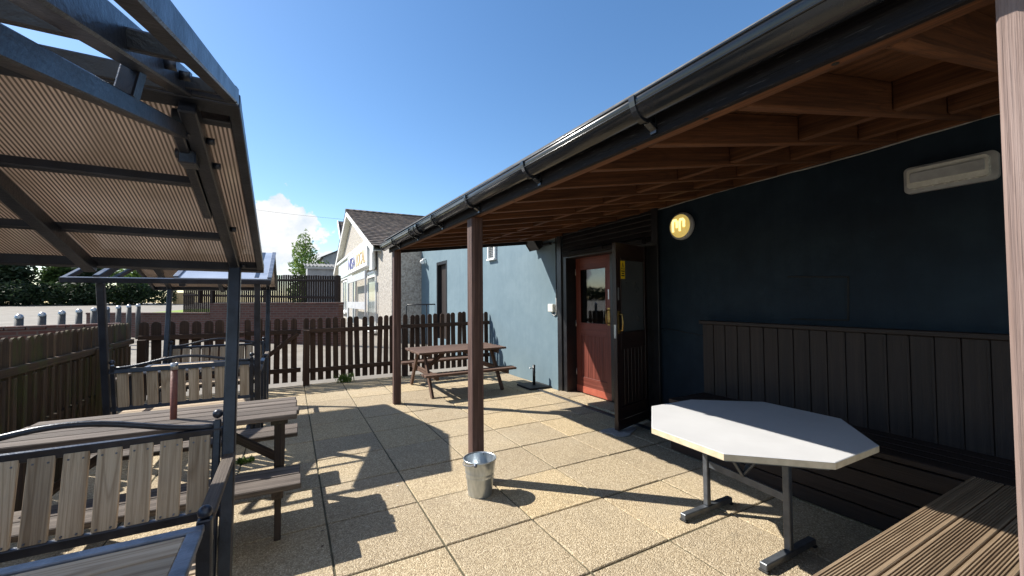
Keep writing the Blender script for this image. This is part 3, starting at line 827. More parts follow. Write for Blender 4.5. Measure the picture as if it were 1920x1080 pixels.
# ------------------------------------------------------------------ parasol base and pole
t = thing('parasol_stand', (3.52, 5.9, 0), 'black square parasol base with short tube on the paving by the blue wall', 'parasol base')
b = MB(); b.box((3.39, 5.67, 0), (3.79, 6.12, .03), .008); b.build('base_plate', M['rubber'], t)
b = MB(); b.tube([(3.60, 5.90, .03), (3.60, 5.90, .36)], .024, 16); b.build('tube', M['black'], t)
b = MB(); b.tube([(3.575, 5.90, .31), (3.53, 5.90, .31)], .006, 8); b.ball((3.525, 5.9, .31), .013); b.build('knob', M['silver'], t)

# ------------------------------------------------------------------ picnic tables
t = thing('picnic_table', (-.68, 3.45, 0), 'low weathered plank picnic table holding a brown pole between the roofed seats', 'picnic table')
def planks(b, x0, x1, y0, y1, z, th, n_, skew=0, gap=.007):
    w_ = (y1 - y0) / n_
    for k in range(n_):
        ya = y0 + w_ * (k + .5)
        e0 = rnd.uniform(-.01, .01); e1 = rnd.uniform(-.012, .012)
        b.beam((x0 + e0, ya + skew, z - th / 2), (x1 + e1, ya, z - th / 2 + rnd.uniform(-.0015, .0015)), w_ - gap, th, ch=.005)
b = MB(); planks(b, -1.43, .052, 3.165, 3.75, .69, .034, 5, .05); b.build('tabletop', M['table'], t)
for ya, yb in ((2.765, 3.09), (3.83, 4.125)):
    b = MB(); planks(b, -1.42, .068, ya, yb, .378, .034, 2, .04); b.build('bench_seat', M['table'], t)
for xx in (-.06, -1.28):
    b = MB(); b.beam((xx, 2.80, .318), (xx, 4.09, .318), .06, .05); b.build('crossbeam', M['leg'], t)
    for yy in (3.22, 3.66):
        b = MB(); b.box((xx - .03, yy - .025, .343), (xx + .03, yy + .025, .655)); b.build('upright', M['leg'], t)
    for yy in (2.93, 3.97):
        b = MB(); b.box((xx - .018, yy - .02, 0), (xx + .018, yy + .02, .293)); b.build('leg', M['leg'], t)
    b = MB(); b.box((xx - .05, 3.19, .626), (xx + .05, 3.72, .655)); b.build('batten', M['leg'], t)
    s_ = -1 if xx > -.5 else 1
    b = MB(); b.beam((xx + s_ * .02, 3.44, .335), (xx + s_ * .45, 3.44, .64), .045, .05); b.build('brace', M['leg'], t)
t = thing('parasol_pole', (-.67, 3.445, .69), 'short red-brown parasol pole with silver top standing in the plank table', 'pole')
b = MB(); b.tube([(-.67, 3.445, .30), (-.67, 3.445, 1.01)], .019, 16); b.build('pole', M['rust'], t)
b = MB(); b.tube([(-.67, 3.445, 1.01), (-.67, 3.445, 1.055)], .021, 16); b.lathe((-.67, 3.445, 1.055), [(.021, 0), (.012, .002), (.012, -.02)], 16); b.build('sleeve', M['silver'], t)

t = thing('picnic_table', (2.45, 6.6, 0), 'brown A-frame picnic table standing by the picket fence and blue wall', 'picnic table')
b = MB(); planks(b, 1.69, 3.2, 6.13, 6.98, .665, .032, 6, -.06); b.build('tabletop', M['tablebrown'], t)
for ya, yb in ((5.79, 6.0), (7.22, 7.43)):
    b = MB(); planks(b, 1.70, 3.22, ya, yb, .372, .034, 2, -.03); b.build('bench_seat', M['tablebrown'], t)
for xx in (1.86, 3.02):
    for y0_, y1_ in ((5.93, 6.36), (7.14, 6.72)):
        b = MB(); b.beam((xx, y0_, 0), (xx, y1_, .63), .036, .075, (0, 1, 0)); b.build('leg', M['tablebrown'], t)
    b = MB(); b.beam((xx + .038, 5.80, .318), (xx + .038, 7.41, .318), .036, .075); b.build('crossbeam', M['tablebrown'], t)
    b = MB(); b.beam((xx + .038, 6.16, .605), (xx + .038, 6.95, .605), .036, .07); b.build('batten', M['tablebrown'], t)
    s_ = 1 if xx < 2.4 else -1
    b = MB(); b.beam((xx + s_ * .06, 6.55, .32), (xx + s_ * .42, 6.55, .62), .036, .06); b.build('brace', M['tablebrown'], t)

# ------------------------------------------------------------------ roofed bench sets
def bench_set(loc, label, near_panel, tilt=0):
    t = thing('canopy_bench_set', loc, label, 'roofed bench set', 'roofed steel bench sets', local=True)
    S = .184
    def by(z): return .85 + S * z
    for sx in (-1, 1):
        for sy in (-1, 1):
            b = MB(); b.beam((sx * .57, sy * by(0), 0), (sx * .57, sy * by(1.63), 1.63), .052, .052, (0, 1, 0), .005); b.build('post', M['steel'], t)
    for sy in (-1, 1):
        b = MB()       # backrest frame: rails, stiles, arched tube
        for z in (.50, .845): b.beam((-.545, sy * by(z), z), (.545, sy * by(z), z), .022, .042, (0, sy * -S, 1), .004)
        for sx in (-1, 1): b.beam((sx * .522, sy * by(.06), .06), (sx * .522, sy * by(.90), .90), .03, .03, (0, 1, 0), .004); b.ball((sx * .522, sy * by(.925), .925), .021)
        pts = []
        for k in range(25):
            q = -1 + 2 * k / 24; h = .5 + .5 * math.cos(PI * q); zz = .872 + .075 * h
            pts.append((q * .51, sy * by(zz), zz))
        b.tube(pts, .013, 10)
        bf = b.build('backrest_frame', M['steel'], t)
        b = MB()
        for k in range(10):
            xx = -.459 + k * .102
            b.beam((xx, sy * (by(.52) - .004), .505), (xx, sy * (by(.83) - .004), .838), .016, .078, (1, 0, 0), .003)
            for z in (.53, .815):
                for dx in (-.022, .022): b.beam((xx + dx, sy * (by(z) - .016), z), (xx + dx, sy * (by(z) + .0055), z), .007, .007, ch=.002, mi=1)
        b.build('backrest_slats', [M['slat'], M['steelgrey']], t)
        b = MB()
        for k in range(4): b.beam((-.53, sy * (.84 - k * .098), .42), (.53, sy * (.84 - k * .098), .42), .088, .022, ch=.003)
        b.build('seat', M['slat'], t)
        b = MB()
        for sx in (-1, 1):
            b.beam((sx * .50, sy * .50, .395), (sx * .50, sy * .90, .395), .03, .03)
            b.beam((sx * .53, sy * .50, 0), (sx * .53, sy * .50, .40), .035, .035, (0, 1, 0))
        b.beam((-.53, sy * .50, .395), (.53, sy * .50, .395), .03, .03); b.build('seat_frame', M['steel'], t)
        for sx in (-1, 1):
            b = MB(); b.beam((sx * .575, sy * .36, .728), (sx * .575, sy * .97, .735), .048, .026, ch=.006); ar = b.build('armrest', M['table'], t)
            b = MB(); b.ball((sx * .575, sy * .345, .755), .022); b.beam((sx * .575, sy * .345, 0), (sx * .575, sy * .345, .735), .042, .042, (0, 1, 0), .004)
            b.beam((sx * .575, sy * .36, .36), (sx * .575, sy * .9, .05), .02, .03); b.build('arm_frame', M['steel'], ar)
    b = MB()           # table: steel border and planks
    for sy in (-1, 1): b.beam((-.58, sy * .29, .72), (.58, sy * .29, .72), .042, .022, ch=.003)
    for sx in (-1, 1): b.beam((sx * .56, -.269, .72), (sx * .56, .269, .72), .042, .0225, ch=.003)
    b.build('table_frame', M['steelgrey'], t)
    b = MB()
    for k in range(5): b.beam((-.538, -.214 + k * .107, .716), (.538, -.214 + k * .107, .716), .1, .02, ch=.003)
    b.build('table_planks', M['slat'], t)
    for sx in (-1, 1):
        b = MB(); b.beam((sx * .45, 0, 0), (sx * .45, 0, .70), .05, .05, (0, 1, 0)); b.beam((sx * .45, -.26, .70), (sx * .45, .26, .70), .04, .03); b.beam((sx * .45, -.45, .02), (sx * .45, .45, .02), .05, .03)
        b.build('table_leg', M['steel'], t)
    # roof
    ZE, ZR, YE = 1.645, 2.035, 1.27; XL, XR = -.76, .675
    sl_ = (ZR - ZE) / YE
    def rp(x, y): return Vector((x, y, ZR - sl_ * abs(y) - .012 * (x + .05) * tilt))
    def nrm(y): return Vector((0, sl_ * (1 if y > 0 else -1), 1)).normalized()
    b = MB()
    for sy in (-1, 1):
        up = nrm(sy)
        for xx in (XL, XR): b.beam(rp(xx, sy * .025), rp(xx, sy * YE), .03, .04, up, .003)
        b.beam(rp(XL - .015, sy * YE), rp(XR + .015, sy * YE), .034, .045, up, .003)
        b.beam(rp(XL - .015, sy * .035), rp(XR + .015, sy * .035), .05, .045, up, .003)
        for q in ((.37, .715) if sy > 0 else (.40,)): b.beam(rp(XL, sy * YE * q), rp(XR if sy < 0 else .545, sy * YE * q), .026, .032, up, .003)
        b.beam(rp(.57, sy * .11), rp(XR, sy * .11), .026, .03, up, .003); b.beam(rp(.57, sy * (YE - .03)), rp(XR, sy * (YE - .03)), .03, .035, up, .003)
    b.build('roof_frame', M['steel'], t)
    for sy in (-1, 1):
        up = nrm(sy); d = up * -.03
        b = MB(); b.beam(rp(.0, sy * .03) + d, rp(.0, sy * (YE - .01)) + d, .045, .05, up, .004); b.build('rafter', M['steel'], t)
    for sx in (-1, 1):
        for sy in (-1, 1):
            up = nrm(sy); d = up * (-.03 if sy > 0 else .004)
            b = MB(); b.beam(rp(sx * .57, sy * .03) + d, rp(sx * .57, sy * (YE - .03)) + d, .042, .05 if sy > 0 else .062, up, .004)
            if sy > 0:
                e = Vector((-sx * .036, 0, -.01))
                b.beam(rp(sx * .57, .12) + d + e, rp(sx * .57, .62) + d + e, .026, .045, up, .003)
            ra = b.build('rafter', M['steel'], t)
            b = MB()
            for q in (.14, .24, .60, .92):
                p = rp(sx * .57, sy * YE * q) + d + Vector((sx * .022, 0, 0)); b.tube([p, p + Vector((sx * .02, 0, 0))], .011, 8)
            split_build(b, 'bolt', M['steel'], ra)
        # tie bar, plate and stub of the truss
        b = MB()
        xx = sx * .57 - sx * .03
        b.beam((xx, .16, 1.955), (xx, -1.0, 1.66), .03, .036, (0, 0, 1), .003)
        b.beam((xx + sx * .0, -.33, 1.845), (xx + sx * .015, -.33, 1.925), .03, .04, (0, 1, 0), .003)
        for dz, dy in ((0, .10), (-.055, .19)): b.box((xx - .022, dy, 1.93 + dz), (xx + .022, dy + .07, 2.005 + dz), .004)
        tr = b.build('truss_tie', M['steel'], t)
        b = MB()
        for dz, dy in ((0, .10), (-.055, .19)): b.tube([(xx - sx * .02, dy + .03, 1.965 + dz), (xx - sx * .032, dy + .03, 1.965 + dz)], .016, 12)
        p = rp(sx * .57, -.45); b.ball(p + Vector((0, 0, .02)), .02)
        split_build(b, 'bolt', M['steel'], tr)
    def panel(name, x0, x1, sy, mat, lift):
        up = nrm(sy)
        a = rp(x0, sy * .03) + up * lift; c = rp(x1, sy * .03) + up * lift; d = rp(x1, sy * (YE + .01)) + up * lift; e = rp(x0, sy * (YE + .01)) + up * lift
        h = up * .010
        b = MB(); b.add([a, c, d, e, a + h, c + h, d + h, e + h], [[0, 1, 2, 3], [4, 5, 6, 7], [0, 1, 5, 4], [1, 2, 6, 5], [2, 3, 7, 6], [3, 0, 4, 7]])
        return b.build(name, mat, t)
    panel('roof_panel', XL, XR + .012, 1, M['poly'], .022)
    if near_panel:
        p = panel('roof_panel', -.05, XR + .012, -1, M['sheet'], .022); p['label'] = 'pale sky-reflecting half panel'
        up = nrm(-1)
        b = MB()
        for xx in (-.04, XR + .004): b.beam(rp(xx, -.05) + up * .04, rp(xx, -YE) + up * .04, .04, .012, up, .003)
        split_build(b, 'panel_trim', M['steelgrey'], t)
    return t
u1 = bench_set((-.82, 1.36, 0), 'near roofed bench set with brown ribbed canopy panel in the left foreground', False, 1)
u2 = bench_set((-.86, 5.90, 0), 'farther roofed bench set with one pale roof panel beside the picket gate', True, 0)

# ------------------------------------------------------------------ fences
def picket(b, p, along, w_, h, th, z0=.05, round_=.5, lean=.012):
    """one rounded board standing at p, width along the unit vector 'along'"""
    ax = Vector(along); nx_ = Vector((-ax.y, ax.x, 0)); pts = [(-w_ / 2, z0)]
    pts = [(-w_ / 2, z0), (w_ / 2, z0)]
    m = 7
    for k in range(m + 1):
        a = PI * k / m; pts.append((w_ / 2 * math.cos(a), h - w_ * round_ + w_ * round_ * math.sin(a)))
    off = b._off(); vs = []; gs = []; le = rnd.gauss(0, lean); le2 = rnd.gauss(0, lean * .4)
    for s_ in (-th / 2, th / 2):
        for q in pts:
            vs.append(Vector(p) + ax * (q[0] + le * q[1]) + nx_ * (s_ + abs(le2) * q[1] * (1 if nx_.y > .5 else -1)) + Vector((0, 0, q[1]))); gs.append(off + Vector((q[1], q[0], s_)))
    k = len(pts)
    fs = [[i, (i + 1) % k, k + (i + 1) % k, k + i] for i in range(k)] + [list(range(k))[::-1], [k + i for i in range(k)]]
    b.add(vs, fs, gs)
XF = -2.06; YF = 8.05
t = thing('side_fence', (XF, 4.5, 0), 'mossy dark board fence running along the left side of the patio', 'fence')
b = MB(); y = -1.2
while y < YF - .05:
    picket(b, (XF - .03, y, 0), (0, 1, 0), .105 + rnd.uniform(-.004, .004), 1.165 + rnd.uniform(-.008, .006), .018); y += .122
b.build('fence_boards', M['fencemoss'], t)
for z in (.88, .32):
    b = MB(); b.beam((XF + .005, -1.2, z), (XF + .005, YF - .03, z + .005), .048, .07, ch=.004); b.build('rail', M['fencemoss'], t)
b = MB(); y = -1.18
while y < YF - .1:
    b.box((XF + .031, y - .04, .04), (XF + .044, y + .012, .83), .003); y += .155
b.build('lower_boards', M['fencemoss'], t)
for y in (.9, 3.8, 6.7):
    b = MB(); b.box((XF + .035, y - .06, 0), (XF + .145, y + .06, .905), .006); b.build('post', M['fencemoss'], t)
def fence_run(name, x0, x1, label, cat, w_, pitch, h0, h1, posts, rails=(.93, .27), brace=None, mat=M['fence']):
    t = thing(name, ((x0 + x1) / 2, YF, 0), label, cat)
    b = MB(); x = x0 + w_ / 2
    while x < x1 - w_ * .4:
        q = (x - x0) / (x1 - x0)
        picket(b, (x, YF + .03, 0), (1, 0, 0), w_ + rnd.uniform(-.003, .003), h0 + (h1 - h0) * q + rnd.uniform(-.016, .012), .018, .06); x += pitch
    b.build('pickets', mat, t)
    for z in rails:
        b = MB(); b.beam((x0 + .005, YF - .005, z), (x1 - .005, YF - .005, z + (h1 - h0) * .6), .04, .075, ch=.004); b.build('rail', mat, t)
    for xx, hh in posts:
        b = MB(); b.box((xx - .05, YF - .13, 0), (xx + .05, YF - .027, hh), .006); b.build('post', mat, t)
    if brace:
        b = MB(); b.beam((brace[0], YF - .042, brace[1]), (brace[2], YF - .042, brace[3]), .03, .07, ch=.004); b.build('brace', mat, t)
    return t
fence_run('picket_fence', -2.0, -.66, 'dark wide-board picket fence behind the farther roofed bench set', 'fence', .118, .158, 1.172, 1.168, ((-1.93, .9),), (.92, .27))
fence_run('picket_gate', -.645, .17, 'dark picket gate with a diagonal brace between fence panels', 'gate', .09, .132, 1.165, 1.16, (), (.93, .27), (-.60, .32, .12, .90))
fence_run('picket_fence', .19, 3.79, 'dark round-topped picket fence behind the A-frame picnic table', 'fence', .088, .125, 1.15, 1.215, ((.25, .95), (1.95, .93)), (.93, .24))

# weeds
def tuft(name, c, n_, h, spread, label):
    b = MB()
    for k in range(n_):
        a = rnd.uniform(0, 2 * PI); d = spread * math.sqrt(rnd.random()); p = Vector((c[0] + d * math.cos(a), c[1] + d * .5 * math.sin(a), 0))
        hh = h * rnd.uniform(.4, 1); la = rnd.uniform(0, 2 * PI); ln = Vector((math.cos(la), math.sin(la), 0)); w_ = rnd.uniform(.006, .014)
        sd = Vector((-ln.y, ln.x, 0)) * w_
        p1 = p + ln * hh * .25 + Vector((0, 0, hh * .6)); p2 = p + ln * hh * .7 + Vector((0, 0, hh))
        b.add([p - sd * .4, p + sd * .4, p1 + sd, p1 - sd, p2], [[0, 1, 2, 3], [3, 2, 4]])
    return tag(b.build(name, M['weed'], recalc=False), label, 'weed')
tuft('weed', (.88, 7.93), 90, .17, .16, 'bushy green weed growing at the foot of the picket fence')
tuft('weed', (-.36, 4.45), 60, .06, .08, 'tiny green weed sprouting from paving by the near roofed bench post')

b = MB()
for k in range(46):
    x = rnd.uniform(-.2, 3.4); y = rnd.uniform(1.2, 7.6); a = rnd.uniform(0, PI); q = rnd.uniform(.006, .018)
    ax = Vector((math.cos(a), math.sin(a), rnd.uniform(-.1, .1))) * q; ay = Vector((-math.sin(a), math.cos(a), rnd.uniform(.0, .3))) * q * rnd.uniform(.25, .7); c = Vector((x, y, .006))
    b.add([c - ax, c - ay, c + ax, c + ay], [[0, 1, 2, 3]], mi=rnd.choice((0, 0, 1)))
tag(b.build('litter', [M['tablebrown'], M['offwhite']], recalc=False), 'small dry leaves and scraps scattered over the paving', 'litter', kind='stuff')
# ------------------------------------------------------------------ shop
shop = thing('corner_shop', (7, 21, .3), 'cream pebbledash gable-fronted shop with brown tiled roof and shop sign', 'shop')
G = 2.84; AY, AZ = 23.02, 6.20; YN, YFr = 13.31, 28.9
sN = .3495; sFr = .4045
b = MB(); b.prism([(YN, -.1), (YFr, -.1), (YFr, AZ - .14 - sFr * (YFr - AY)), (AY, AZ - .14), (15.3, AZ - .14 - sN * (AY - 15.3)), (YN, 3.2)], G, 12, 'x'); b.build('wall', M['dash'], shop)
b = MB()
for sgn, s_, yend in ((-1, sN, 15.0), (1, sFr, YFr + 1.1)):
    L_ = abs(yend - AY); nC = int(L_ / .30); c = L_ / nC
    for k in range(nC):
        ya = AY + sgn * (k * c); yb_ = AY + sgn * ((k + 1) * c + .06)
        za = AZ - s_ * k * c - .0; zb_ = AZ - s_ * ((k + 1) * c + .06) + .035
        up = Vector((0, sgn * s_, 1)).normalized() * .022
        pa, pb = (ya, za), (yb_, zb_)
        b.prism([pa, pb, (pb[0] + up.y, pb[1] + up.z), (pa[0] + up.y, pa[1] + up.z)], G - .32, 12.3, 'x', br=rnd.random())
rf = b.build('roof', M['tile'], shop)
b = MB(); b.tube([(G - .33, AY, AZ + .02), (12.3, AY, AZ + .02)], .11, 10); b.build('ridge_tiles', M['tile'], rf)
b = MB()
for sgn, s_, yend in ((-1, sN, 15.02), (1, sFr, YFr + 1.1)):
    b.beam((G - .28, AY + sgn * .01, AZ - .13), (G - .28, yend, AZ - .13 - s_ * abs(yend - AY)), .04, .24, (0, sgn * s_, 1), .004)
b.build('bargeboard', M['white'], shop)
b = MB()
for sgn, s_, yend in ((-1, sN, 15.02), (1, sFr, YFr + 1.1)):
    b.beam((G - .13, AY + sgn * .01, AZ - .17), (G - .13, yend, AZ - .17 - s_ * abs(yend - AY)), .26, .02, (0, sgn * s_, 1), .002)
b.build('soffit', M['offwhite'], shop)
b = MB(); b.box((G - .10, 15.9, 2.72), (G - .02, 28.2, 3.55)); b.box((G - .1, 17.0, 3.55), (G - .02, 28.2, 3.74)); b.box((G - .26, 16.9, 3.74), (G - .02, 28.5, 3.86)); b.box((G - .2, 15.72, 2.62), (G - .103, 16.3, 3.46)); b.build('sign_fascia', M['white'], shop)
b = MB(); b.box((G - .30, 16.32, 2.80), (G - .105, 22.2, 3.66), .01); sg = b.build('sign_panel', M['white'], shop)
b = MB(); b.box((G - .16, 22.25, 2.84), (G - .105, 28.0, 3.66), .01); b.build('sign_panel', M['palesign'], shop)
def letters(txt, y0, z0, size, mat, x, wsc):
    cu = bpy.data.curves.new('sign_text', 'FONT'); cu.body = txt; cu.size = size; cu.extrude = .012; cu.offset = .0
    tmp = bpy.data.objects.new('tmp', cu); COL.objects.link(tmp)
    dg = bpy.context.evaluated_depsgraph_get(); me = bpy.data.meshes.new_from_object(tmp.evaluated_get(dg)); bpy.data.objects.remove(tmp)
    # text x -> -Y, text y -> Z, facing -X
    xs_ = [v.co.x for v in me.vertices]; ys_ = [v.co.y for v in me.vertices]
    k = wsc / (max(xs_) - min(xs_)); h = size / (max(ys_) - min(ys_))
    me.transform(Matrix(((0, 0, -1, x), (-k, 0, 0, y0 + k * min(xs_)), (0, h, 0, z0), (0, 0, 0, 1))))
    me.materials.clear(); me.materials.append(mat)
    o = bpy.data.objects.new('sign_lettering', me); COL.objects.link(o); o.parent = sg
    return o
letters('NISA', 21.75, 2.97, .54, M['navy'], G - .312, 2.35)
letters('LOCAL', 19.1, 2.97, .54, M['orange'], G - .312, 2.5)
def win(y0, y1, z0, z1, bars_y=(), bars_z=()):
    b = MB(); fr = .09; x0, x1 = G - .05, G + .02
    b.box((x0, y0, z0), (x1, y0 + fr, z1)); b.box((x0, y1 - fr, z0), (x1, y1, z1)); b.box((x0, y0 + fr, z0), (x1, y1 - fr, z0 + fr)); b.box((x0, y0 + fr, z1 - fr), (x1, y1 - fr, z1))
    for y in bars_y: b.box((x0 + .003, y - .05, z0 + fr), (x1, y + .05, z1 - fr))
    for z in bars_z: b.box((x0 + .002, y0 + fr, z - .045), (x1, y1 - fr, z + .045))
    o = b.build('window', M['white'], shop)
    b = MB(); b.box((G - .02, y0 + fr, z0 + fr), (G - .004, y1 - fr, z1 - fr)); b.build('pane', M['glassshop'], o)
    b = MB(); b.box((G - .16, y0 - .1, z0 - .1), (G - .02, y1 + .1, z0 - .005)); b.build('sill', M['white'], o)
win(24.7, 26.7, .85, 2.66, (25.7,))
win(15.9, 17.75, .35, 2.62, (), (2.42,))
b = MB()
for y in (21.3, 22.2): b.box((G - .06, y - .07, .3), (G - .01, y + .07, 2.66))
b.box((G - .058, 21.3, 2.5), (G - .01, 22.2, 2.64)); ent = b.build('door_frame', M['shopgrey'], shop)
b = MB(); b.box((G - .03, 21.37, .3), (G - .012, 22.13, 2.5)); b.build('pane', M['glassshop'], ent)
# grey shop door standing open flat along the front
b = MB()
b.box((G - .42, 21.0, .45), (G - .36, 21.3, 2.6)); b.box((G - .418, 16.0, 2.30), (G - .36, 21.0, 2.58)); b.box((G - .418, 16.0, 1.13), (G - .36, 21.0, 1.42)); b.box((G - .416, 15.95, .9), (G - .36, 16.0, 2.6)); b.build('open_gate_frame', M['shopgrey'], shop)
t = thing('handrail', (3.4, 12.2, 0), 'thin black handrail in front of the shaded shop side wall', 'handrail')
b = MB(); b.tube([(3.10, 12.5, 0), (3.10, 12.5, 1.28), (3.14, 12.47, 1.33), (3.80, 11.85, 1.34)], .02, 8); b.build('rail', M['black'], t)
b = MB(); b.tube([(3.6, 12.05, 0), (3.6, 12.05, 1.33)], .016, 8); b.build('upright', M['black'], t)

# ------------------------------------------------------------------ walls and slat fence beyond
b = MB()
def wall_run(b, p0, p1, z0, z1, th, cop=True):
    b.beam((p0[0], p0[1], (z0 + z1) / 2), (p1[0], p1[1], (z0 + z1) / 2), th, z1 - z0, ch=.004)
wall_run(b, (-8.0, 9.76), (-3.0, 11.0), -.05, .985, .23); 
bw_ = b.build('brick_wall', M['brick']); tag(bw_, 'low red brick wall just beyond the left board fence', 'wall')
b = MB()
d_ = Vector((5.0, 1.24, 0)).normalized(); n0 = 21
for k in range(n0):
    p = Vector((-8.0, 9.76, 1.018)) + d_ * (k + .5) * (5.15 / n0); b.beam(p - d_ * .118, p + d_ * .118, .25, .065, ch=.006)
b.build('coping', M['brick'], bw_)
WR, WM, WL = Vector((1.36, 13.45, 0)), Vector((-2.23, 16.55, 0)), Vector((-6.36, 20.3, 0))
b = MB(); b.beam((WL.x, WL.y, .52), (WM.x, WM.y, .52), .24, 1.06, ch=.004); o = b.build('brick_wall', M['brick']); tag(o, 'long low brick wall with grass behind it, below the tall slat fence', 'wall')
b = MB(); b.beam((WL.x, WL.y, 1.084), (WM.x, WM.y, 1.084), .29, .065, ch=.008); b.build('coping', M['brick'], o)
b = MB(); wall_run(b, WM, WR, -.05, 1.355, .24); o = b.build('brick_wall', M['brick']); tag(o, 'taller brick wall under the slat fence, ending beside the shop front', 'wall')
b = MB(); b.beam((WM.x, WM.y, 1.39), (WR.x, WR.y, 1.39), .29, .065, ch=.008); b.build('coping', M['brick'], o)
t = thing('slat_fence', (-.9, 17, 1.4), 'tall dark brown slatted fence on top of the brick wall by the shop', 'fence')
dw = (WM - WR); Lw = dw.length; dw.normalize(); nw = Vector((dw.y, -dw.x, 0))
b = MB(); q = .05
while q < Lw + 1.2:
    p = WR + dw * q; z0 = 1.425 if q < Lw else 1.12
    b.beam((p.x, p.y, z0), (p.x, p.y, 2.23 + .16 * q / Lw + rnd.uniform(-.01, .01)), .062, .018, (nw.x, nw.y, 0), .003); q += .083
b.build('slats', M['fencefar'], t)
for z in (1.56, 2.08):
    b = MB(); p0 = WR + dw * .03 + nw * -.03; p1 = WR + dw * (Lw + 1.2) + nw * -.03; b.beam((p0.x, p0.y, z), (p1.x, p1.y, z + .14), .035, .07); b.build('rail', M['fencefar'], t)
for q in (.06, 2.6, 5.2, Lw - .06):
    p = WR + dw * q + nw * -.09; b = MB(); b.beam((p.x, p.y, 1.425), (p.x, p.y, 2.24 + .16 * q / Lw), .09, .09, (nw.x, nw.y, 0), .005); b.build('post', M['fencefar'], t)
b = MB(); vs = []; nxg = 12; dl = (WM - WL); ll = dl.length; dl.normalize(); nl = Vector((-dl.y, dl.x, 0))
if nl.y < 0: nl = -nl
for i in range(nxg + 1):
    e = min(1, i / 5); p = WL + dl * (ll * (.22 + .76 * i / nxg))
    for off_, z in ((.14, 1.05), (1.2, 1.08 + .12 * e), (3.6, 1.1 + .12 * e), (5.0, gz(p.y + 4) - .05)):
        w_ = p + nl * off_; vs.append((w_.x, w_.y, z))
fs = [[i * 4 + k, (i + 1) * 4 + k, (i + 1) * 4 + k + 1, i * 4 + k + 1] for i in range(nxg) for k in range(3)]
b.add(vs, fs, smooth=True); tag(b.build('grass_bank', M['grass'], recalc=False), kind='structure')

# bollards
P0 = Vector((-4.77, 11.9, 0)); P1 = Vector((-4.5, 18.1, 0))
words = ['nearest', 'second', 'third', 'fourth', 'fifth', 'sixth', 'seventh', 'eighth', 'farthest']
proto = None
for k in range(9):
    p = P0.lerp(P1, k / 8); p.z = gz(p.y) - .02
    if proto is None:
        proto = thing('bollard', (0, 0, 0), '', 'bollard', 'silver-capped bollards along the road', local=True)
        b = MB(); b.lathe((0, 0, 0), [(.001, 0), (.064, 0), (.064, 1.10), (.001, 1.10)], 20); b.build('shaft', M['shopgrey'] if False else M['drain'], proto)
        b = MB(); b.lathe((0, 0, 0), [(.066, 1.095), (.066, 1.125), (.054, 1.16), (.028, 1.182), (.001, 1.188)], 20); b.build('cap', M['silver'], proto)
        o = proto
    else:
        o = proto.copy(); COL.objects.link(o)
        for c in kids(proto):
            q = c.copy(); COL.objects.link(q); q.parent = o
    o.location = p
    o['label'] = 'grey silver-capped roadside bollard, %s' % (['leftmost of the row', 'second from the left', 'third from the left', 'fourth from the left', 'fifth from the left, left of the leaning roofed-seat post', 'sixth from the left, right of the leaning roofed-seat post', 'seventh from the left', 'second from the right end', 'rightmost of the row'][k])

# ------------------------------------------------------------------ vegetation and far buildings
def crown(b, blobs, n_, size, shell=.5, br_by=None):
    tot = sum(q[3] * q[4] * q[5] for q in blobs)
    for (x, y, z, rx, ry, rz_) in blobs:
        m = int(n_ * rx * ry * rz_ / tot)
        tone = rnd.uniform(-.12, .12)
        for k in range(m):
            v = Vector((rnd.gauss(0, 1), rnd.gauss(0, 1), rnd.gauss(0, 1))).normalized() * (rnd.random() ** (1 / 3 * shell + .1))
            v *= 1 + .25 * math.sin(5 * v.x + 3 * v.z + x) * math.sin(4 * v.y + 6 * v.z)
            p = Vector((x + v.x * rx, y + v.y * ry, z + v.z * rz_))
            a = Vector((rnd.gauss(0, 1), rnd.gauss(0, 1), rnd.gauss(0, .6))).normalized(); c = a.cross(Vector((rnd.gauss(0, 1), rnd.gauss(0, 1), rnd.gauss(0, 1)))).normalized()
            s_ = size * rnd.uniform(.5, 1.3)
            b.add([p - a * s_, p - c * s_ * .45, p + a * s_, p + c * s_ * .45], [[0, 1, 2, 3]], None, min(1, max(0, rnd.gauss(.45, .2) + tone)))
def tree(name, x, y, h, blobs, n_, size, mat, label, cat='tree', tr=.14, group=None, trunk_top=.85):
    zz = gz(min(y, 62)) - .05
    t = thing(name, (x, y, zz), label, cat, group)
    b = MB(); top = zz + h * trunk_top
    b.tube([(x, y, zz - .2), (x + rnd.uniform(-.1, .1), y, zz + h * .3), (x + rnd.uniform(-.15, .15), y, zz + h * .6), (x, y, top)], [tr, tr * .8, tr * .5, tr * .15], 8)
    for k in range(7):
        q = rnd.uniform(.3, .8); a = rnd.uniform(0, 2 * PI); l = h * .16 * (1.1 - q)
        p = Vector((x, y, zz + h * q)); b.tube([p, p + Vector((math.cos(a) * l, math.sin(a) * l, l * .8))], [tr * .3, tr * .08], 5)
    b.build('trunk', M['trunk'], t)
    b = MB(); crown(b, [(x + q[0], y + q[1], zz + q[2], q[3], q[4], q[5]) for q in blobs], n_, size); b.build('crown', M[mat], t, recalc=False)
    return t
def cone_blobs(h, wd, n_=9, base=.12, jit=.25):
    r_ = []
    for k in range(n_):
        q = base + (1 - base) * k / (n_ - 1); w_ = wd * (1 - (q - base) / (1 - base)) ** .55 + .14 * wd
        r_.append((rnd.uniform(-jit, jit) * w_, rnd.uniform(-jit, jit) * w_, h * q * .94, w_ * rnd.uniform(.8, 1.15), w_ * rnd.uniform(.8, 1.15), h / n_ * 1.15))
    return r_
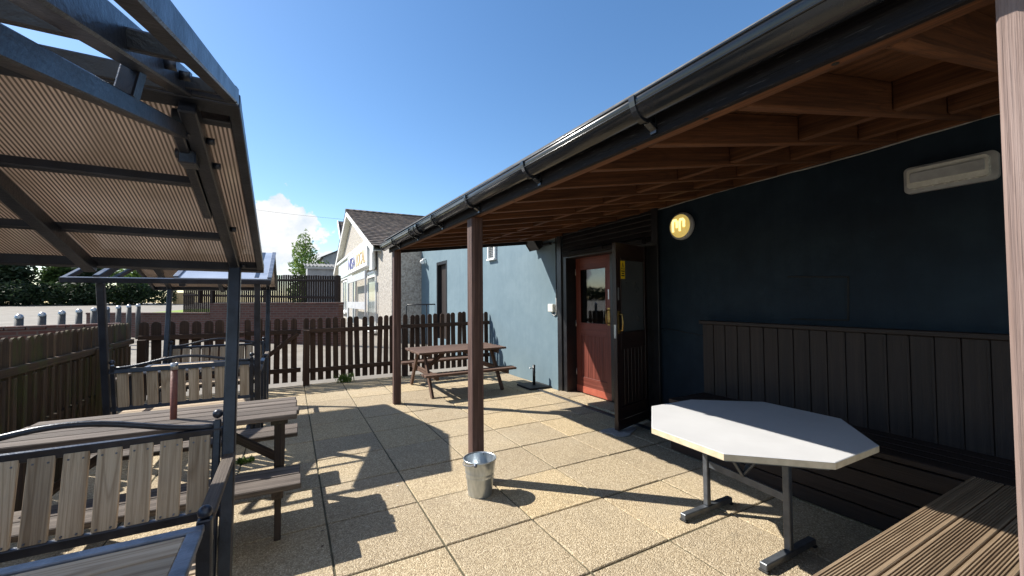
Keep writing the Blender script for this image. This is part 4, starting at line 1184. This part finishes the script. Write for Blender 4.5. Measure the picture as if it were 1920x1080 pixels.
def bush_blobs(h, wd, n_=12):
    r_ = []
    for k in range(n_):
        a = rnd.uniform(0, 2 * PI); d = wd * .6 * math.sqrt(rnd.random()); q = rnd.uniform(.2, .85)
        r_.append((math.cos(a) * d, math.sin(a) * d, h * q, wd * rnd.uniform(.3, .5), wd * rnd.uniform(.3, .5), h * rnd.uniform(.14, .25)))
    return r_
tree('birch_tree', 1.55, 56, 9.6, cone_blobs(9.0, 2.35, 11, .1, .35), 6000, .19, 'leafgreen', 'slender bright green tree beyond the slat fence, against the cloud', trunk_top=.9)
tl = [(-29.5, 58, 6.5, 2.6, 'leafdark', 'dark evergreen tree at the far left edge beyond the road'), (-26.3, 60, 5.6, 2.4, 'leafmid', 'dense green tree, second from the left beyond the road'),
      (-23.6, 57.5, 5.3, 2.2, 'leafdark', 'dark evergreen tree, third from the left beyond the road'), (-20.8, 59, 4.9, 2.2, 'leafmid', 'lighter green tree beyond the road, behind the third bollard'),
      (-18.0, 57, 4.7, 2.0, 'leafdark', 'dark bushy tree beyond the road, left of the leaning seat post'), (-33.5, 57, 7.0, 3.0, 'leafmid', 'big green tree at the left edge, mostly out of frame')]
for x, y, h, wd, mt, lb in tl[:5]: tree('roadside_tree', x, y, h, bush_blobs(h, wd, 16) + cone_blobs(h, wd * .7, 6), 5200, .22, mt, lb, group='trees beyond the road')
tree('roadside_tree', -14.6, 56.5, 3.9, bush_blobs(3.9, 2.2, 14), 4200, .2, 'leafgreen', 'pale green leafy tree beyond the road, under the far bench roof', group='trees beyond the road')
b = MB(); crown(b, [(-52.3 + k * 1.45, 55.0 + rnd.uniform(-.4, .4), 1.25 + 1.1, 1.15, .9, 1.15 + rnd.uniform(-.1, .15)) for k in range(29)], 23000, .17); tag(b.build('hedge', M['leafdark'], recalc=False), 'long dark clipped hedge along the far side of the road', 'hedge')
t = thing('panel_fence', (-10.1, 55.5, 1.3), 'short tan timber fence beyond the road at the end of the hedge', 'fence')
b = MB()
for k in range(18): b.box((-11.0 + k * .105, 55.5, 1.25), (-10.9 + k * .105, 55.53, 2.5 + rnd.uniform(-.02, .02)), .004)
b.build('boards', M['tanfence'], t)
for x in (-10.95, -9.2): 
    b = MB(); b.box((x - .06, 55.54, 1.2), (x + .06, 55.64, 2.6)); b.build('post', M['tanfence'], t)

t = thing('outbuilding', (2.8, 42, .9), 'dark grey outbuilding with corrugated roof behind the slat fence', 'outbuilding')
b = MB(); b.box((1.35, 41.8, .5), (5.2, 46, 4.62), .01); b.build('wall', M['greyrender'], t)
b = MB()
pr_ = []
m = 56
for k in range(m + 1): pr_.append((1.1 + k * 4.4 / m, 4.66 + .05 * math.sin(k * 2 * PI / 4)))
pr_ = pr_ + [(q[0], q[1] + .03) for q in pr_[::-1]]
vs = [(q[0], 41.5, q[1]) for q in pr_] + [(q[0], 46.3, q[1] + .6) for q in pr_]; k_ = len(pr_)
fs = [[i, (i + 1) % k_, k_ + (i + 1) % k_, k_ + i] for i in range(k_)] + [[i, i + 1, k_ - 2 - i, k_ - 1 - i] for i in range(m)]
b.add(vs, fs); b.build('corrugated_roof', M['slate'], t)
b = MB(); b.box((1.1, 41.46, 4.44), (5.5, 41.52, 4.64)); b.build('fascia', M['greyplastic'], t)
t = thing('grey_house', (7, 57, 1.3), 'grey gabled house just visible behind the shop roof edge', 'house')
b = MB(); b.prism([(3.6, 1), (14, 1), (14, 7.0), (9, 9.6), (3.6, 7.0)], 56.5, 64, 'y'); b.build('wall', M['greyrender'], t)
b = MB()
for x0, z0, x1, z1 in ((3.3, 6.95, 9, 9.72), (14.3, 6.95, 9, 9.72)): b.beam((x0, 60.2, z0), (x1, 60.2, z1), 8, .12, (0, 0, 1), .01)
b.build('roof', M['slate'], t)
t = thing('rear_house', (4.6, 36, .7), 'tiled house end with pale bargeboard rising behind the shop roof', 'house')
b = MB(); b.box((3.75, 36.2, .5), (7.5, 40, 6.2)); b.build('wall', M['greyrender'], t)
b = MB(); b.beam((5.7, 36.1, 6.15), (5.7, 39, 8.5), 4.1, .12, (0, -1, 1), .01); b.build('roof', M['tile'], t)
b = MB(); b.beam((3.62, 36.05, 6.1), (3.62, 39, 8.48), .07, .3, (0, -1, 1), .01); b.build('bargeboard', M['white'], t)
b = MB(); pts = []
for k in range(31):
    q = k / 30; pts.append((-14 + 22 * q, 38 - 2 * q, 10.1 - 1.9 * q - .55 * math.sin(PI * q)))
b.tube(pts, .008, 6); tag(b.build('power_cable', M['rubber']), 'thin overhead power cable crossing the sky above the cloud', 'cable')
